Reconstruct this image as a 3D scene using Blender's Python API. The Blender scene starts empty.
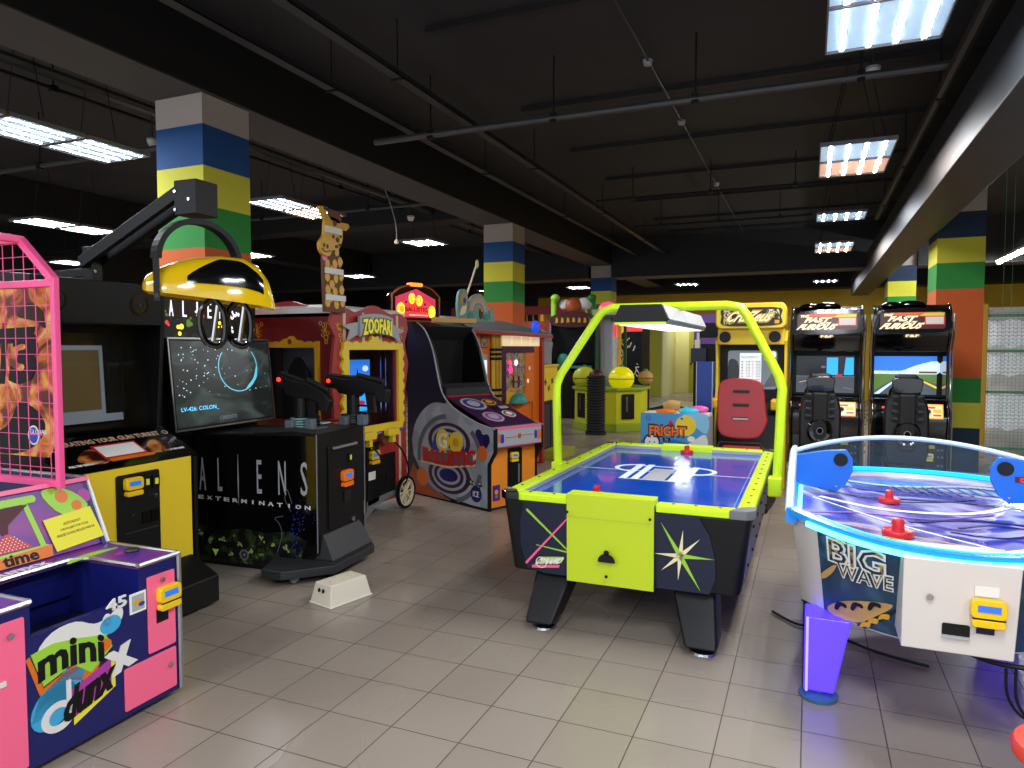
EXPO = 0.22
import bpy, bmesh, math, random
from math import sin, cos, pi, radians as R
from mathutils import Vector as V, Matrix
random.seed(7)
scene = bpy.context.scene
COL = scene.collection

def lin(h):
    h = h.lstrip('#')
    o = []
    for i in (0, 2, 4):
        c = int(h[i:i+2], 16) / 255
        o.append(c / 12.92 if c <= .04045 else ((c + .055) / 1.055) ** 2.4)
    return (*o, 1)

MATS = {}
def mat(name, hexc, rough=.5, metal=0, emit=0, coat=0, vary=0, scale=12, alpha=1, trans=0, spec=.5, bump=0):
    m = bpy.data.materials.new(name); m.use_nodes = True
    nt = m.node_tree; b = nt.nodes['Principled BSDF']
    c = lin(hexc)
    b.inputs['Base Color'].default_value = c
    b.inputs['Roughness'].default_value = rough
    b.inputs['Metallic'].default_value = metal
    b.inputs['Coat Weight'].default_value = coat
    b.inputs['Specular IOR Level'].default_value = spec
    if trans: b.inputs['Transmission Weight'].default_value = trans
    if alpha < 1: b.inputs['Alpha'].default_value = alpha
    if emit:
        b.inputs['Emission Color'].default_value = c
        b.inputs['Emission Strength'].default_value = emit
    if vary or bump:
        tc = nt.nodes.new('ShaderNodeTexCoord'); nz = nt.nodes.new('ShaderNodeTexNoise')
        nz.inputs['Scale'].default_value = scale; nz.inputs['Detail'].default_value = 5
        nt.links.new(tc.outputs['Object'], nz.inputs['Vector'])
        if vary:
            mx = nt.nodes.new('ShaderNodeMix'); mx.data_type = 'RGBA'
            mx.inputs[6].default_value = tuple(x * (1 - vary) for x in c[:3]) + (1,)
            mx.inputs[7].default_value = tuple(min(1, x * (1 + vary)) for x in c[:3]) + (1,)
            nt.links.new(nz.outputs['Fac'], mx.inputs[0]); nt.links.new(mx.outputs[2], b.inputs['Base Color'])
        if bump:
            bp = nt.nodes.new('ShaderNodeBump'); bp.inputs['Strength'].default_value = bump
            nt.links.new(nz.outputs['Fac'], bp.inputs['Height']); nt.links.new(bp.outputs['Normal'], b.inputs['Normal'])
    MATS[name] = m
    return m

def rampmat(name, stops, kind='wave', scale=2.0, dist=6.0, detail=3, rough=.3, emit=0, coat=0, dirx='X', stretch=(1, 1, 1), wtype='BANDS'):
    """a printed pattern: texture through a colour ramp, in the object's own coordinates"""
    m = bpy.data.materials.new(name); m.use_nodes = True
    nt = m.node_tree; b = nt.nodes['Principled BSDF']
    tc = nt.nodes.new('ShaderNodeTexCoord'); mp = nt.nodes.new('ShaderNodeMapping')
    mp.inputs['Scale'].default_value = stretch
    nt.links.new(tc.outputs['Object'], mp.inputs['Vector'])
    if kind == 'wave':
        t = nt.nodes.new('ShaderNodeTexWave'); t.wave_type = wtype; t.bands_direction = dirx if wtype == 'BANDS' else 'X'
        t.inputs['Scale'].default_value = scale; t.inputs['Distortion'].default_value = dist
        t.inputs['Detail'].default_value = detail; t.inputs['Detail Scale'].default_value = 1.2
    elif kind == 'voronoi':
        t = nt.nodes.new('ShaderNodeTexVoronoi'); t.inputs['Scale'].default_value = scale
    elif kind == 'brick':
        t = nt.nodes.new('ShaderNodeTexChecker'); t.inputs['Scale'].default_value = scale
    else:
        t = nt.nodes.new('ShaderNodeTexNoise'); t.inputs['Scale'].default_value = scale
        t.inputs['Detail'].default_value = detail; t.inputs['Distortion'].default_value = dist
    nt.links.new(mp.outputs[0], t.inputs['Vector'])
    rp = nt.nodes.new('ShaderNodeValToRGB'); cr = rp.color_ramp
    while len(cr.elements) > 1: cr.elements.remove(cr.elements[-1])
    cr.elements[0].position = stops[0][0]; cr.elements[0].color = lin(stops[0][1])
    for p, c in stops[1:]:
        e = cr.elements.new(p); e.color = lin(c)
    nt.links.new(t.outputs[0], rp.inputs[0])
    nt.links.new(rp.outputs[0], b.inputs['Base Color'])
    b.inputs['Roughness'].default_value = rough; b.inputs['Coat Weight'].default_value = coat
    if emit:
        nt.links.new(rp.outputs[0], b.inputs['Emission Color']); b.inputs['Emission Strength'].default_value = emit
    MATS[name] = m
    return m

class Fr:
    """flat drawing frame: origin, right, up, outward normal"""
    def __init__(s, o, u, v, su=1, sv=1):
        s.su, s.sv = su, sv; s.o = V(o); s.u = V(u).normalized(); s.v = V(v).normalized(); s.n = s.u.cross(s.v).normalized()
    def p(s, x, y, d=0): return s.o + s.u * (x * s.su) + s.v * (y * s.sv) + s.n * d
    def sh(s, d): return Fr(s.o + s.n * d, s.u, s.v, s.su, s.sv)
def FRONT(y=0, x=0, z=0): return Fr((x, y, z), (1, 0, 0), (0, 0, 1))
def LEFT(x=0, y=0, z=0): return Fr((x, y, z), (0, -1, 0), (0, 0, 1))
def RIGHT(x=0, y=0, z=0): return Fr((x, y, z), (0, 1, 0), (0, 0, 1))
def TOP(z=0, x=0, y=0): return Fr((x, y, z), (1, 0, 0), (0, 1, 0))
def SIDE(x=0): return Fr((x, 0, 0), (0, 1, 0), (0, 0, 1))

_T = {}; _B = {}
def textdata(s, bold=0):
    k = (s, bold)
    if k in _T: return _T[k]
    cu = bpy.data.curves.new('t', 'FONT'); cu.body = s; cu.extrude = .5; cu.resolution_u = 2; cu.offset = bold
    ob = bpy.data.objects.new('t', cu)
    COL.objects.link(ob); bpy.context.view_layer.update()
    me = bpy.data.meshes.new_from_object(ob.evaluated_get(bpy.context.evaluated_depsgraph_get()))
    vs = [tuple(v.co) for v in me.vertices]; fs = [tuple(p.vertices) for p in me.polygons]
    bpy.data.objects.remove(ob); bpy.data.curves.remove(cu); bpy.data.meshes.remove(me)
    xs = [v[0] for v in vs]; ys = [v[1] for v in vs]
    x0, x1, y0, y1 = min(xs), max(xs), min(ys), max(ys)
    if bold:
        textdata(s); x0, x1, y0, y1 = _B[s]
    else: _B[s] = (x0, x1, y0, y1)
    vs = [((x - x0) / (x1 - x0) - .5, (y - y0) / (y1 - y0) - .5, z + .5) for x, y, z in vs]
    _T[k] = (vs, fs, (x1 - x0) / (y1 - y0))
    return _T[k]

class MB:
    def __init__(s): s.v = []; s.f = []; s.m = []; s.names = []; s.cur = None
    def use(s, m):
        s.cur = m
        if m not in s.names: s.names.append(m)
        return s
    def _i(s):
        if s.cur is None: return 0
        return s.names.index(s.cur)
    def add(s, vs, fs):
        b = len(s.v); s.v += [tuple(v) for v in vs]
        k = s._i()
        for f in fs: s.f.append(tuple(b + i for i in f)); s.m.append(k)
        return s
    def box(s, x0, x1, y0, y1, z0, z1):
        vs = [(x, y, z) for z in (z0, z1) for y in (y0, y1) for x in (x0, x1)]
        return s.add(vs, [(0, 2, 3, 1), (4, 5, 7, 6), (0, 1, 5, 4), (1, 3, 7, 5), (3, 2, 6, 7), (2, 0, 4, 6)])
    def hexa(s, b, t):
        """eight corners: bottom ring of 4 ccw from above, top ring"""
        return s.add(list(b) + list(t), [(3, 2, 1, 0), (4, 5, 6, 7)] + [(i, (i + 1) % 4, 4 + (i + 1) % 4, 4 + i) for i in range(4)])
    def prism(s, pts, fr, d0, d1):
        n = len(pts)
        vs = [fr.p(x, y, d0) for x, y in pts] + [fr.p(x, y, d1) for x, y in pts]
        ar = sum(pts[i][0] * pts[(i + 1) % n][1] - pts[(i + 1) % n][0] * pts[i][1] for i in range(n))
        fs = [tuple(range(n))[::-1], tuple(range(n, 2 * n))] + [(i, (i + 1) % n, n + (i + 1) % n, n + i) for i in range(n)]
        if (ar < 0) != (d1 < d0): fs = [f[::-1] for f in fs]
        return s.add(vs, fs)
    def poly(s, fr, pts, d=.002, m=None, base=0):
        if m: s.use(m)
        return s.prism(pts, fr, base, base + d)
    def rect(s, fr, x0, x1, y0, y1, d=.002, m=None, base=0):
        return s.poly(fr, [(x0, y0), (x1, y0), (x1, y1), (x0, y1)], d, m, base)
    def disc(s, fr, cx, cy, rx, ry=None, d=.002, m=None, base=0, n=20, a0=0, rot=0):
        ry = ry or rx
        return s.poly(fr, [(cx + rx * cos(a) * cos(rot) - ry * sin(a) * sin(rot), cy + rx * cos(a) * sin(rot) + ry * sin(a) * cos(rot)) for a in [a0 + 2 * pi * i / n for i in range(n)]], d, m, base)
    def ring(s, fr, cx, cy, r, w, d=.002, m=None, base=0, n=28, a0=0, a1=2 * pi, asp=1):
        if m: s.use(m)
        k = n if a1 - a0 > 6.28 else n + 1
        an = [a0 + (a1 - a0) * i / n for i in range(k)]
        vs = []
        for dd in (base, base + d):
            for a in an: vs.append(fr.p(cx + (r - w / 2) * cos(a), cy + asp * (r - w / 2) * sin(a), dd))
            for a in an: vs.append(fr.p(cx + (r + w / 2) * cos(a), cy + asp * (r + w / 2) * sin(a), dd))
        fs = []
        for i in range(n):
            j = (i + 1) % k
            fs += [(2 * k + i, 3 * k + i, 3 * k + j, 2 * k + j), (k + i, k + j, 3 * k + j, 3 * k + i), (i, 2 * k + i, 2 * k + j, j), (i, j, k + j, k + i)]
        return s.add(vs, fs)
    def line(s, fr, pts, w, d=.002, m=None, base=0, closed=False):
        if m: s.use(m)
        P = [V((a, b)) for a, b in pts]
        n = len(P)
        for i in range(n if closed else n - 1):
            a, b = P[i], P[(i + 1) % n]
            t = (b - a)
            if t.length < 1e-6: continue
            t.normalize(); q = V((-t.y, t.x)) * w / 2; e = t * w * .25
            s.prism([tuple(a - e - q), tuple(b + e - q), tuple(b + e + q), tuple(a - e + q)], fr, base, base + d)
        return s
    def text(s, fr, txt, cx, cy, w, h, d=.002, m=None, base=0, shear=0, bold=0, warp=None, rot=0):
        if m: s.use(m)
        vs, fs, _ = textdata(txt, bold)
        out = []
        for x, y, z in vs:
            X, Y = (x + shear * y) * w, y * h
            if warp: X, Y = warp(X, Y)
            X, Y = X * cos(rot) - Y * sin(rot), X * sin(rot) + Y * cos(rot)
            out.append(fr.p(cx + X, cy + Y, base + d * z))
        return s.add(out, fs)
    def tube(s, path, r, n=10, closed=False, caps=True):
        P = [V(p) for p in path]; k = len(P)
        rs = r if isinstance(r, (list, tuple)) else [r] * k
        t0 = (P[1] - P[0]).normalized()
        a = t0.cross(V((0, 0, 1)))
        if a.length < .1: a = t0.cross(V((0, 1, 0)))
        a.normalize(); vs = []; prev = t0
        for i in range(k):
            if closed: t = (P[(i + 1) % k] - P[i - 1])
            elif i == 0: t = P[1] - P[0]
            elif i == k - 1: t = P[-1] - P[-2]
            else: t = (P[i + 1] - P[i]).normalized() + (P[i] - P[i - 1]).normalized()
            t.normalize(); q = prev.rotation_difference(t); a = q @ a; a = (a - t * a.dot(t)).normalized(); prev = t
            b = t.cross(a)
            for j in range(n):
                an = 2 * pi * j / n
                vs.append(P[i] + (a * cos(an) + b * sin(an)) * rs[i])
        fs = []
        for i in range(k if closed else k - 1):
            for j in range(n):
                i2 = (i + 1) % k; j2 = (j + 1) % n
                fs.append((i * n + j, i * n + j2, i2 * n + j2, i2 * n + j))
        if caps and not closed: fs += [tuple(range(n))[::-1], tuple((k - 1) * n + j for j in range(n))]
        return s.add(vs, fs)
    def rod(s, a, b, r, n=10): return s.tube([a, b], r, n)
    def beam(s, a, b, w, h, up=(0, 0, 1)):
        a = V(a); b = V(b); t = (b - a).normalized(); q = t.cross(V(up)).normalized(); u = q.cross(t)
        c = []
        for P in (a, b): c += [P - q * w / 2 - u * h / 2, P + q * w / 2 - u * h / 2, P + q * w / 2 + u * h / 2, P - q * w / 2 + u * h / 2]
        return s.add(c, [(3, 2, 1, 0), (4, 5, 6, 7)] + [(i, (i + 1) % 4, 4 + (i + 1) % 4, 4 + i) for i in range(4)])
    def lathe(s, prof, fr=None, n=24):
        """prof: (radius, height) along the frame normal"""
        fr = fr or TOP()
        k = len(prof); vs = []
        for r, h in prof:
            for j in range(n):
                a = 2 * pi * j / n; vs.append(fr.p(r * cos(a), r * sin(a), h))
        fs = []
        for i in range(k - 1):
            for j in range(n):
                j2 = (j + 1) % n; fs.append((i * n + j, i * n + j2, (i + 1) * n + j2, (i + 1) * n + j))
        if prof[0][0] > 1e-4: fs.append(tuple(range(n))[::-1])
        if prof[-1][0] > 1e-4: fs.append(tuple((k - 1) * n + j for j in range(n)))
        return s.add(vs, fs)
    def ball(s, c, rx, ry=None, rz=None, n=20, k=10, z0=-1):
        ry = ry or rx; rz = rz or rx; vs = []
        b0 = math.asin(max(-1, z0))
        for i in range(k + 1):
            b = b0 + (pi / 2 - b0) * i / k
            for j in range(n):
                a = 2 * pi * j / n; vs.append((c[0] + rx * cos(b) * cos(a), c[1] + ry * cos(b) * sin(a), c[2] + rz * sin(b)))
        fs = [(i * n + j, i * n + (j + 1) % n, (i + 1) * n + (j + 1) % n, (i + 1) * n + j) for i in range(k) for j in range(n)]
        fs.append(tuple(range(n))[::-1])
        return s.add(vs, fs)
    def build(s, name, mt=None, parent=None, bevel=0, smooth=False, seg=2, label=None, kind=None, world=False):
        me = bpy.data.meshes.new(name); me.from_pydata(s.v, [], s.f)
        if s.names:
            for n in s.names: me.materials.append(MATS[n])
            for p, i in zip(me.polygons, s.m): p.material_index = i
        else: me.materials.append(MATS[mt])
        me.update()
        o = bpy.data.objects.new(name, me); COL.objects.link(o)
        if parent: o.parent = parent
        if smooth:
            bm = bmesh.new(); bm.from_mesh(me); bmesh.ops.remove_doubles(bm, verts=bm.verts, dist=1e-5)
            for f in bm.faces: f.smooth = True
            for e in bm.edges:
                if len(e.link_faces) == 2 and e.calc_face_angle(0) > R(38): e.smooth = False
            bm.to_mesh(me); bm.free()
        if bevel:
            b = o.modifiers.new('bevel', 'BEVEL'); b.width = bevel; b.segments = seg; b.limit_method = 'ANGLE'; b.angle_limit = R(40)
            for p in me.polygons: p.use_smooth = True
            w = o.modifiers.new('wn', 'WEIGHTED_NORMAL'); w.keep_sharp = True
        if label: o['label'] = label
        if kind: o['kind'] = kind
        return o

def thing(name, label, cat, loc=(0, 0, 0), rot=0, group=None):
    o = bpy.data.objects.new(name, None); COL.objects.link(o)
    o.location = loc; o.rotation_euler = (0, 0, R(rot)); o.empty_display_size = .1
    o['label'] = label; o['category'] = cat
    if group: o['group'] = group
    return o
def tag(o, label, cat, group=None, kind=None):
    o['label'] = label; o['category'] = cat
    if group: o['group'] = group
    if kind: o['kind'] = kind
    return o
def kids(o): return [c for c in bpy.data.objects if c.parent == o]
def dup(o, loc, rot, label, parent=None):
    def rec(a, p):
        c = a.copy(); COL.objects.link(c)
        if p: c.parent = p
        for k in kids_of[a.name]: rec(k, c)
        return c
    kids_of = {}
    def scan(a):
        kids_of[a.name] = kids(a)
        for k in kids_of[a.name]: scan(k)
    scan(o)
    c = rec(o, None); c.location = loc; c.rotation_euler = (0, 0, R(rot)); c['label'] = label
    return c
def catmull(pts, n=6, closed=False):
    P = [V(p) for p in pts]; out = []; k = len(P)
    for i in range(k if closed else k - 1):
        g = lambda j: P[j % k] if closed else P[max(0, min(k - 1, j))]
        a, b, c, d = g(i - 1), g(i), g(i + 1), g(i + 2)
        for j in range(n):
            t = j / n
            out.append(.5 * ((2 * b) + (c - a) * t + (2 * a - 5 * b + 4 * c - d) * t * t + (3 * b - a - 3 * c + d) * t ** 3))
    if not closed: out.append(P[-1])
    return out
def c2(pts, n=6, closed=False): return [(p[0], p[1]) for p in catmull([(a, b, 0) for a, b in pts], n, closed)]
def rrect(x0, x1, y0, y1, r, n=4):
    o = []
    for cx, cy, a in ((x1 - r, y0 + r, -pi / 2), (x1 - r, y1 - r, 0), (x0 + r, y1 - r, pi / 2), (x0 + r, y0 + r, pi)):
        for i in range(n + 1): o.append((cx + r * cos(a + pi / 2 * i / n), cy + r * sin(a + pi / 2 * i / n)))
    return o
def star(cx, cy, r1, r2, n, a0=0): return [(cx + (r1 if i % 2 == 0 else r2) * cos(a0 + pi * i / n), cy + (r1 if i % 2 == 0 else r2) * sin(a0 + pi * i / n)) for i in range(2 * n)]

# ---------- materials ----------
for a in [
 ('black', '070708', .5, 0, 0, 0, 0, 12, 1, 0, .35), ('black_gloss', '070708', .12, 0, 0, .6), ('black_matte', '050505', .9), ('dark_gray', '26272a', .5), ('panel_gray', '2b2c2f', .55),
 ('gray', '6f7073', .5), ('light_gray', 'a9abad', .45), ('white', 'e4e2dd', .45), ('white_gloss', 'e9e7e2', .2), ('offwhite', 'd9d0bd', .45),
 ('chrome', 'c9c9c9', .18, 1), ('steel', '9a9b9d', .3, 1), ('alu', 'b9babb', .35, .9), ('dark_metal', '3a3b3d', .4, .7),
 ('yellow', 'f2d030', .4), ('yellow_gloss', 'e9bf12', .12, 0, 0, .8), ('warm_yellow', 'eab61a', .35), ('card_yellow', 'f4c81a', .3),
 ('lime', 'c9ea1e', .28, 0, .10), ('lime_door', 'c4d822', .4), ('pink', 'fa6496', .35), ('hot_pink', 'fb5c98', .35), ('pink_panel', 'ff6a90', .4),
 ('navy', '14195e', .3), ('navy_dark', '0b0e30', .35), ('royal', '1f3fb0', .3), ('blue', '1c4f96', .4), ('sky', '3fa8d8', .4), ('cyan', '35c6e6', .3),
 ('red', 'c62020', .3), ('dark_red', '6e1216', .5), ('red_panel', 'a8302e', .5), ('seat_red', 'b02a30', .45), ('orange', 'e0701c', .4), ('orange_panel', 'f2902a', .4), ('orange_card', 'ff7a12', .3),
 ('rust', 'b04e22', .45), ('gold', 'd9a31e', .4), ('brown', '6a3d1e', .6), ('dark_brown', '38200f', .6), ('tan', 'c49a58', .6), ('cream', 'efe3b4', .5),
 ('green', '2c8a3a', .5), ('lime_green', '9ed23c', .4), ('dark_green', '0e5a36', .4), ('teal', '2f8f80', .5), ('sea', '6f9c93', .5),
 ('purple', '4d2a86', .4), ('violet', '7a4fb0', .4), ('magenta', 'b03a9a', .4), ('plum', '3c1440', .4), ('slate', '8d939b', .45), ('slate_dark', '5d636d', .45), ('slate_light', 'a7adb5', .45),
 ('paper', 'efeee8', .6), ('note_yellow', 'efe53c', .6), ('maroon', '4a1218', .5), ('olive', 'a8a52e', .6), ('wall_cream', 'd8d28c', .6), ('puck_red', 'cf1f25', .3),
 ('ah_navy', '141c33', .3), ('base_blue', '3d5f86', .4), ('rubber', '111111', .7), ('beige', 'd8c7a8', .5), ('mug', 'cfa98a', .5),
]: mat(*a)
mat('bw_white', 'd6cdc4', .32, coat=.2)
mat('acrylic', 'e4edf4', .25, alpha=.72)
mat('glass', '8a989e', .05, alpha=.07, spec=.6); mat('glass_dark', '101416', .05, alpha=.12, spec=.5)
mat('clear_edge', 'cfe2ec', .3)
mat('bw_blue', '1565c8', .35, emit=.12)
mat('cyan_glow', '10b4f0', .3, emit=1.6)
mat('cyan_hot', '60f0ff', .3, emit=2.6)
mat('blue_rim', '1583d8', .25, emit=.25)
mat('led_red', 'ff1030', .3, emit=3)
mat('led_dot', 'ff3020', .3, emit=2.5)
mat('lcd_blue', '2a6ad0', .2, emit=.5)
mat('lamp_white', 'f2f8ff', .4, emit=230)
mat('lamp_warm', 'ffe6d6', .4, emit=210)
mat('reflector', 'a8c4dc', .6, emit=.55)
mat('reflector_warm', 'e8b8a4', .6, emit=.55)
mat('hood_light', 'fdf6e0', .4, emit=1.3)
mat('screen_off', '14181a', .08, coat=.5)
mat('col_white', 'b8aea4', .85, vary=.04); mat('col_blue', '1b4f8c', .8, vary=.04); mat('col_navy', '20344e', .8, vary=.04)
mat('col_yellow', 'd8d440', .8, vary=.04); mat('col_green', '2f8f3c', .8, vary=.04); mat('col_orange', 'd0632c', .8, vary=.04)
mat('wall_yellow', 'dcb62a', .6, vary=.06, scale=2); mat('ceil_black', '2b2b2d', .75, vary=.35, scale=1.2, bump=.15)
mat('beam_black', '141415', .6, vary=.2, scale=2); mat('beam_gray', '454443', .6, vary=.15, scale=3); mat('duct', '383b3f', .5, .15, vary=.2, scale=2); mat('pipe_gray', '4a4b4a', .4, .3)
mat('wall_dark', '2a2624', .7)
mat('scr_sky', '2f7ae0', .3, emit=.9); mat('scr_cloud', 'cfe2f8', .3, emit=.9); mat('scr_road', '4a545c', .3, emit=.8); mat('scr_grass', '5c7c3a', .3, emit=.8)
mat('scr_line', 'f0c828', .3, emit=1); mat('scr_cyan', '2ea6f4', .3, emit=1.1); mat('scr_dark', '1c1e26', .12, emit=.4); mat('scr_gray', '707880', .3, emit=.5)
mat('scr_star', 'd8f4ff', .3, emit=1.2); mat('scr_planet', '5cb8cc', .3, emit=.75); mat('scr_txt', '58c8ff', .3, emit=1.3); mat('scr_white', 'dde6ea', .3, emit=.7); mat('scr_red', 'c03050', .3, emit=.8)
mat('lit_yellow', 'ffd83a', .3, emit=1.2); mat('lit_red', 'f03030', .3, emit=1.0); mat('lit_pink', 'c42a50', .3, emit=.75); mat('lit_orange', 'ff9428', .3, emit=1.1); mat('lit_cream', 'f0dcae', .3, emit=.45); mat('scr_reflect_brown', '5a4a2c', .3, emit=.35)
mat('lit_white', 'f4f4ff', .3, emit=1.0); mat('pink_dome', 'ff5a86', .3, emit=.7); mat('blue_dome', '2050e0', .15, emit=.6); mat('led_pink', 'ff2a70', .3, emit=2.2)
mat('ball_yellow', 'f2e600', .25, emit=.25); mat('net_green', '6fae86', .6)
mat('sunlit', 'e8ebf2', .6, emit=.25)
mat('alien_glow', '9cc84a', .5, emit=.15); mat('alien_blue', '2a34a0', .4)
rampmat('flames', [(0, '1a0a06'), (.42, '6a2408'), (.5, 'd0701c'), (.6, 'f0b850'), (.75, 'f6e0a8'), (1, '8a3a10')], 'noise', 5, 1.5, 6, .4)
rampmat('fire_art', [(0, '120806'), (.45, '3a1408'), (.55, 'b0602a'), (.65, 'd8a050'), (1, '2a0e06')], 'noise', 7, 1.2, 5, .35)
rampmat('wave_field', [(0, '241c8c'), (.30, '3a2ca0'), (.40, '5c4cb4'), (.455, 'a49cd0'), (.49, 'b4b4d8'), (.53, '6458b0'), (.60, '22248c'), (.66, '4c40a4'), (.72, '8c88c4'), (1, '3c34a0')], 'noise', 1.3, 1.9, 1.5, .2, 0, .2, 'Y', (1, .8, 1))
rampmat('ocean_art', [(0, '14283c'), (.5, '22405a'), (.75, '40708c'), (.9, '1a3048'), (1, '7aa0b4')], 'noise', 5, 2.0, 4, .4)
rampmat('deck_art', [(0, '243a9a'), (.4, '5a2a8e'), (.6, '8a2c86'), (.8, '2a4aa8'), (1, '3c2a8a')], 'noise', 3.2, 1.0, 2, .35)
rampmat('space_art', [(0, '0c1212'), (.5, '141c1c'), (.65, '3a4644'), (.8, '1a2222'), (1, '101616')], 'noise', 2.2, 1, 3, .3, .6, stretch=(1, 1, 2))
rampmat('swamp', [(0, '030403'), (.50, '050605'), (.58, '2c4018'), (.64, '0c1208'), (.72, '6f8f3c'), (.8, '0a0f06'), (1, '88a84a')], 'noise', 13, .6, 4, .45)
rampmat('prize_art', [(0, '2a3a6a'), (.4, '8a6a4a'), (.5, 'c8a060'), (.6, '4a5a8a'), (.75, 'b03050'), (1, 'e0c080')], 'noise', 9, .6, 4, .4)
rampmat('comic_art', [(0, '101010'), (.44, '202028'), (.5, 'd8c040'), (.56, 'e8e4d8'), (.64, '303038'), (1, '141414')], 'noise', 8, 2.0, 4, .4)
rampmat('blob_gray', [(0, '8b929c'), (.48, '999fa8'), (.5, 'a9afb7'), (1, 'b2b8bf')], 'noise', 4, .4, 1, .35)
rampmat('giraffe_hide', [(0, '8a4a14'), (.08, '8a4a14'), (.16, 'e0a020'), (1, 'eab028')], 'voronoi', 9, rough=.5)
rampmat('curtain_dark', [(0, '07070a'), (.5, '1a1a22'), (1, '050507')], 'wave', 5, .5, 1, .6)
rampmat('bamboo', [(0, '8a6a12'), (.5, 'd8a824'), (1, 'a8801a')], 'noise', 3, .2, 2, .5)
rampmat('road_screen', [(0, '101418'), (.5, '3a4048'), (.7, '707880'), (1, '20242a')], 'noise', 4, .5, 3, .2, .5)
mat('drum_l', 'a8c83a', .4); mat('lit_y2', 'f0e020', .4, emit=.15); mat('leg_glow', '4a30ff', .3, emit=1.3); mat('leg_glow_light', '9a88ff', .3, emit=1.1)
S = .33; H = 4.985 * S
cam = bpy.data.cameras.new('camera'); co = bpy.data.objects.new('camera', cam); COL.objects.link(co)
cam.sensor_width = 36; cam.lens = 702 / 1024 * 36; cam.clip_start = .05
co.location = (0, 0, H); co.rotation_euler = (R(90 - 2.83), 0, R(22.93))
scene.camera = co
scene.view_settings.view_transform = 'Standard'; scene.view_settings.look = 'None'
scene.view_settings.gamma = 1; scene.view_settings.use_curve_mapping = False
scene.view_settings.exposure = EXPO
w = bpy.data.worlds.new('world'); scene.world = w; w.use_nodes = True
w.node_tree.nodes['Background'].inputs[0].default_value = (.8, .88, 1, 1); w.node_tree.nodes['Background'].inputs[1].default_value = 1.3
scene.cycles.use_denoising = True; scene.cycles.max_bounces = 6; scene.cycles.diffuse_bounces = 3; scene.cycles.glossy_bounces = 3
scene.cycles.transparent_max_bounces = 8; scene.cycles.sample_clamp_indirect = 3; scene.cycles.caustics_reflective = False; scene.cycles.caustics_refractive = False

# floor tiles
m = bpy.data.materials.new('floor_tiles'); m.use_nodes = True; nt = m.node_tree; b = nt.nodes['Principled BSDF']
geo = nt.nodes.new('ShaderNodeNewGeometry'); sep = nt.nodes.new('ShaderNodeSeparateXYZ'); nt.links.new(geo.outputs['Position'], sep.inputs[0])
def mth(op, a, bb=None, c=None):
    n = nt.nodes.new('ShaderNodeMath'); n.operation = op
    for i, x in enumerate((a, bb, c)):
        if x is None: continue
        if isinstance(x, (int, float)): n.inputs[i].default_value = x
        else: nt.links.new(x, n.inputs[i])
    return n.outputs[0]
masks = []; cells = []
for ax, off in ((0, 0.0002), (1, .7166)):
    q = mth('SUBTRACT', mth('DIVIDE', sep.outputs[ax], S), off)
    cells.append(mth('FLOOR', q)); fr_ = mth('FRACT', q)
    masks.append(mth('MINIMUM', fr_, mth('SUBTRACT', 1.0, fr_)))
g = mth('MINIMUM', masks[0], masks[1]); grout = mth('LESS_THAN', g, .0085)
cb = nt.nodes.new('ShaderNodeCombineXYZ'); nt.links.new(cells[0], cb.inputs[0]); nt.links.new(cells[1], cb.inputs[1])
wn = nt.nodes.new('ShaderNodeTexWhiteNoise'); nt.links.new(cb.outputs[0], wn.inputs['Vector'])
nz = nt.nodes.new('ShaderNodeTexNoise'); nz.inputs['Scale'].default_value = 1.3; nz.inputs['Detail'].default_value = 1.5; nt.links.new(geo.outputs['Position'], nz.inputs['Vector'])
mx = nt.nodes.new('ShaderNodeMix'); mx.data_type = 'RGBA'; mx.inputs[6].default_value = lin('877a6e'); mx.inputs[7].default_value = lin('9c8f82')
nt.links.new(mth('MULTIPLY_ADD', wn.outputs['Value'], .35, mth('MULTIPLY', nz.outputs['Fac'], .65)), mx.inputs[0])
m2 = nt.nodes.new('ShaderNodeMix'); m2.data_type = 'RGBA'; m2.inputs[7].default_value = lin('4e443c'); nt.links.new(mx.outputs[2], m2.inputs[6]); nt.links.new(grout, m2.inputs[0])
nt.links.new(m2.outputs[2], b.inputs['Base Color'])
nt.links.new(mth('MULTIPLY_ADD', grout, .4, mth('MULTIPLY_ADD', nz.outputs['Fac'], .16, .20)), b.inputs['Roughness'])
bp = nt.nodes.new('ShaderNodeBump'); bp.inputs['Strength'].default_value = .25; bp.inputs['Distance'].default_value = .002
nt.links.new(mth('SUBTRACT', 1.0, grout), bp.inputs['Height']); nt.links.new(bp.outputs[0], b.inputs['Normal'])
MATS['floor_tiles'] = m
X0, X1, Y0, Y1, CZ = -17., 8., -4.5, 25., 4.42
MB().box(X0, X1, Y0, Y1 + 5, -.1, 0).build('floor', 'floor_tiles', kind='structure')
MB().box(X0, X1, Y0, Y1 + 5, CZ, CZ + .1).build('ceiling', 'ceil_black', kind='structure')
MB().box(X0 - .15, X0, Y0, Y1, 0, CZ).build('wall_left', 'wall_dark', kind='structure')
MB().box(X1, X1 + .15, Y0, Y1, 0, CZ).build('wall_right', 'wall_yellow', kind='structure')
wb = MB().use('wall_yellow')
wb.box(-9.5, -5.55, Y1, Y1 + .15, 0, CZ).use('wall_dark').box(X0, -9.5, Y1, Y1 + .15, 0, CZ).use('wall_yellow').box(-3.5, X1, Y1, Y1 + .15, 0, CZ).box(-5.55, -3.5, Y1, Y1 + .15, 2.85, CZ)
wb.build('wall_back', kind='structure')
MB().use('wall_cream').box(-5.70, -5.55, Y1 + .15, Y1 + 5, 0, CZ).build('wall_corridor', kind='structure')
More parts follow.
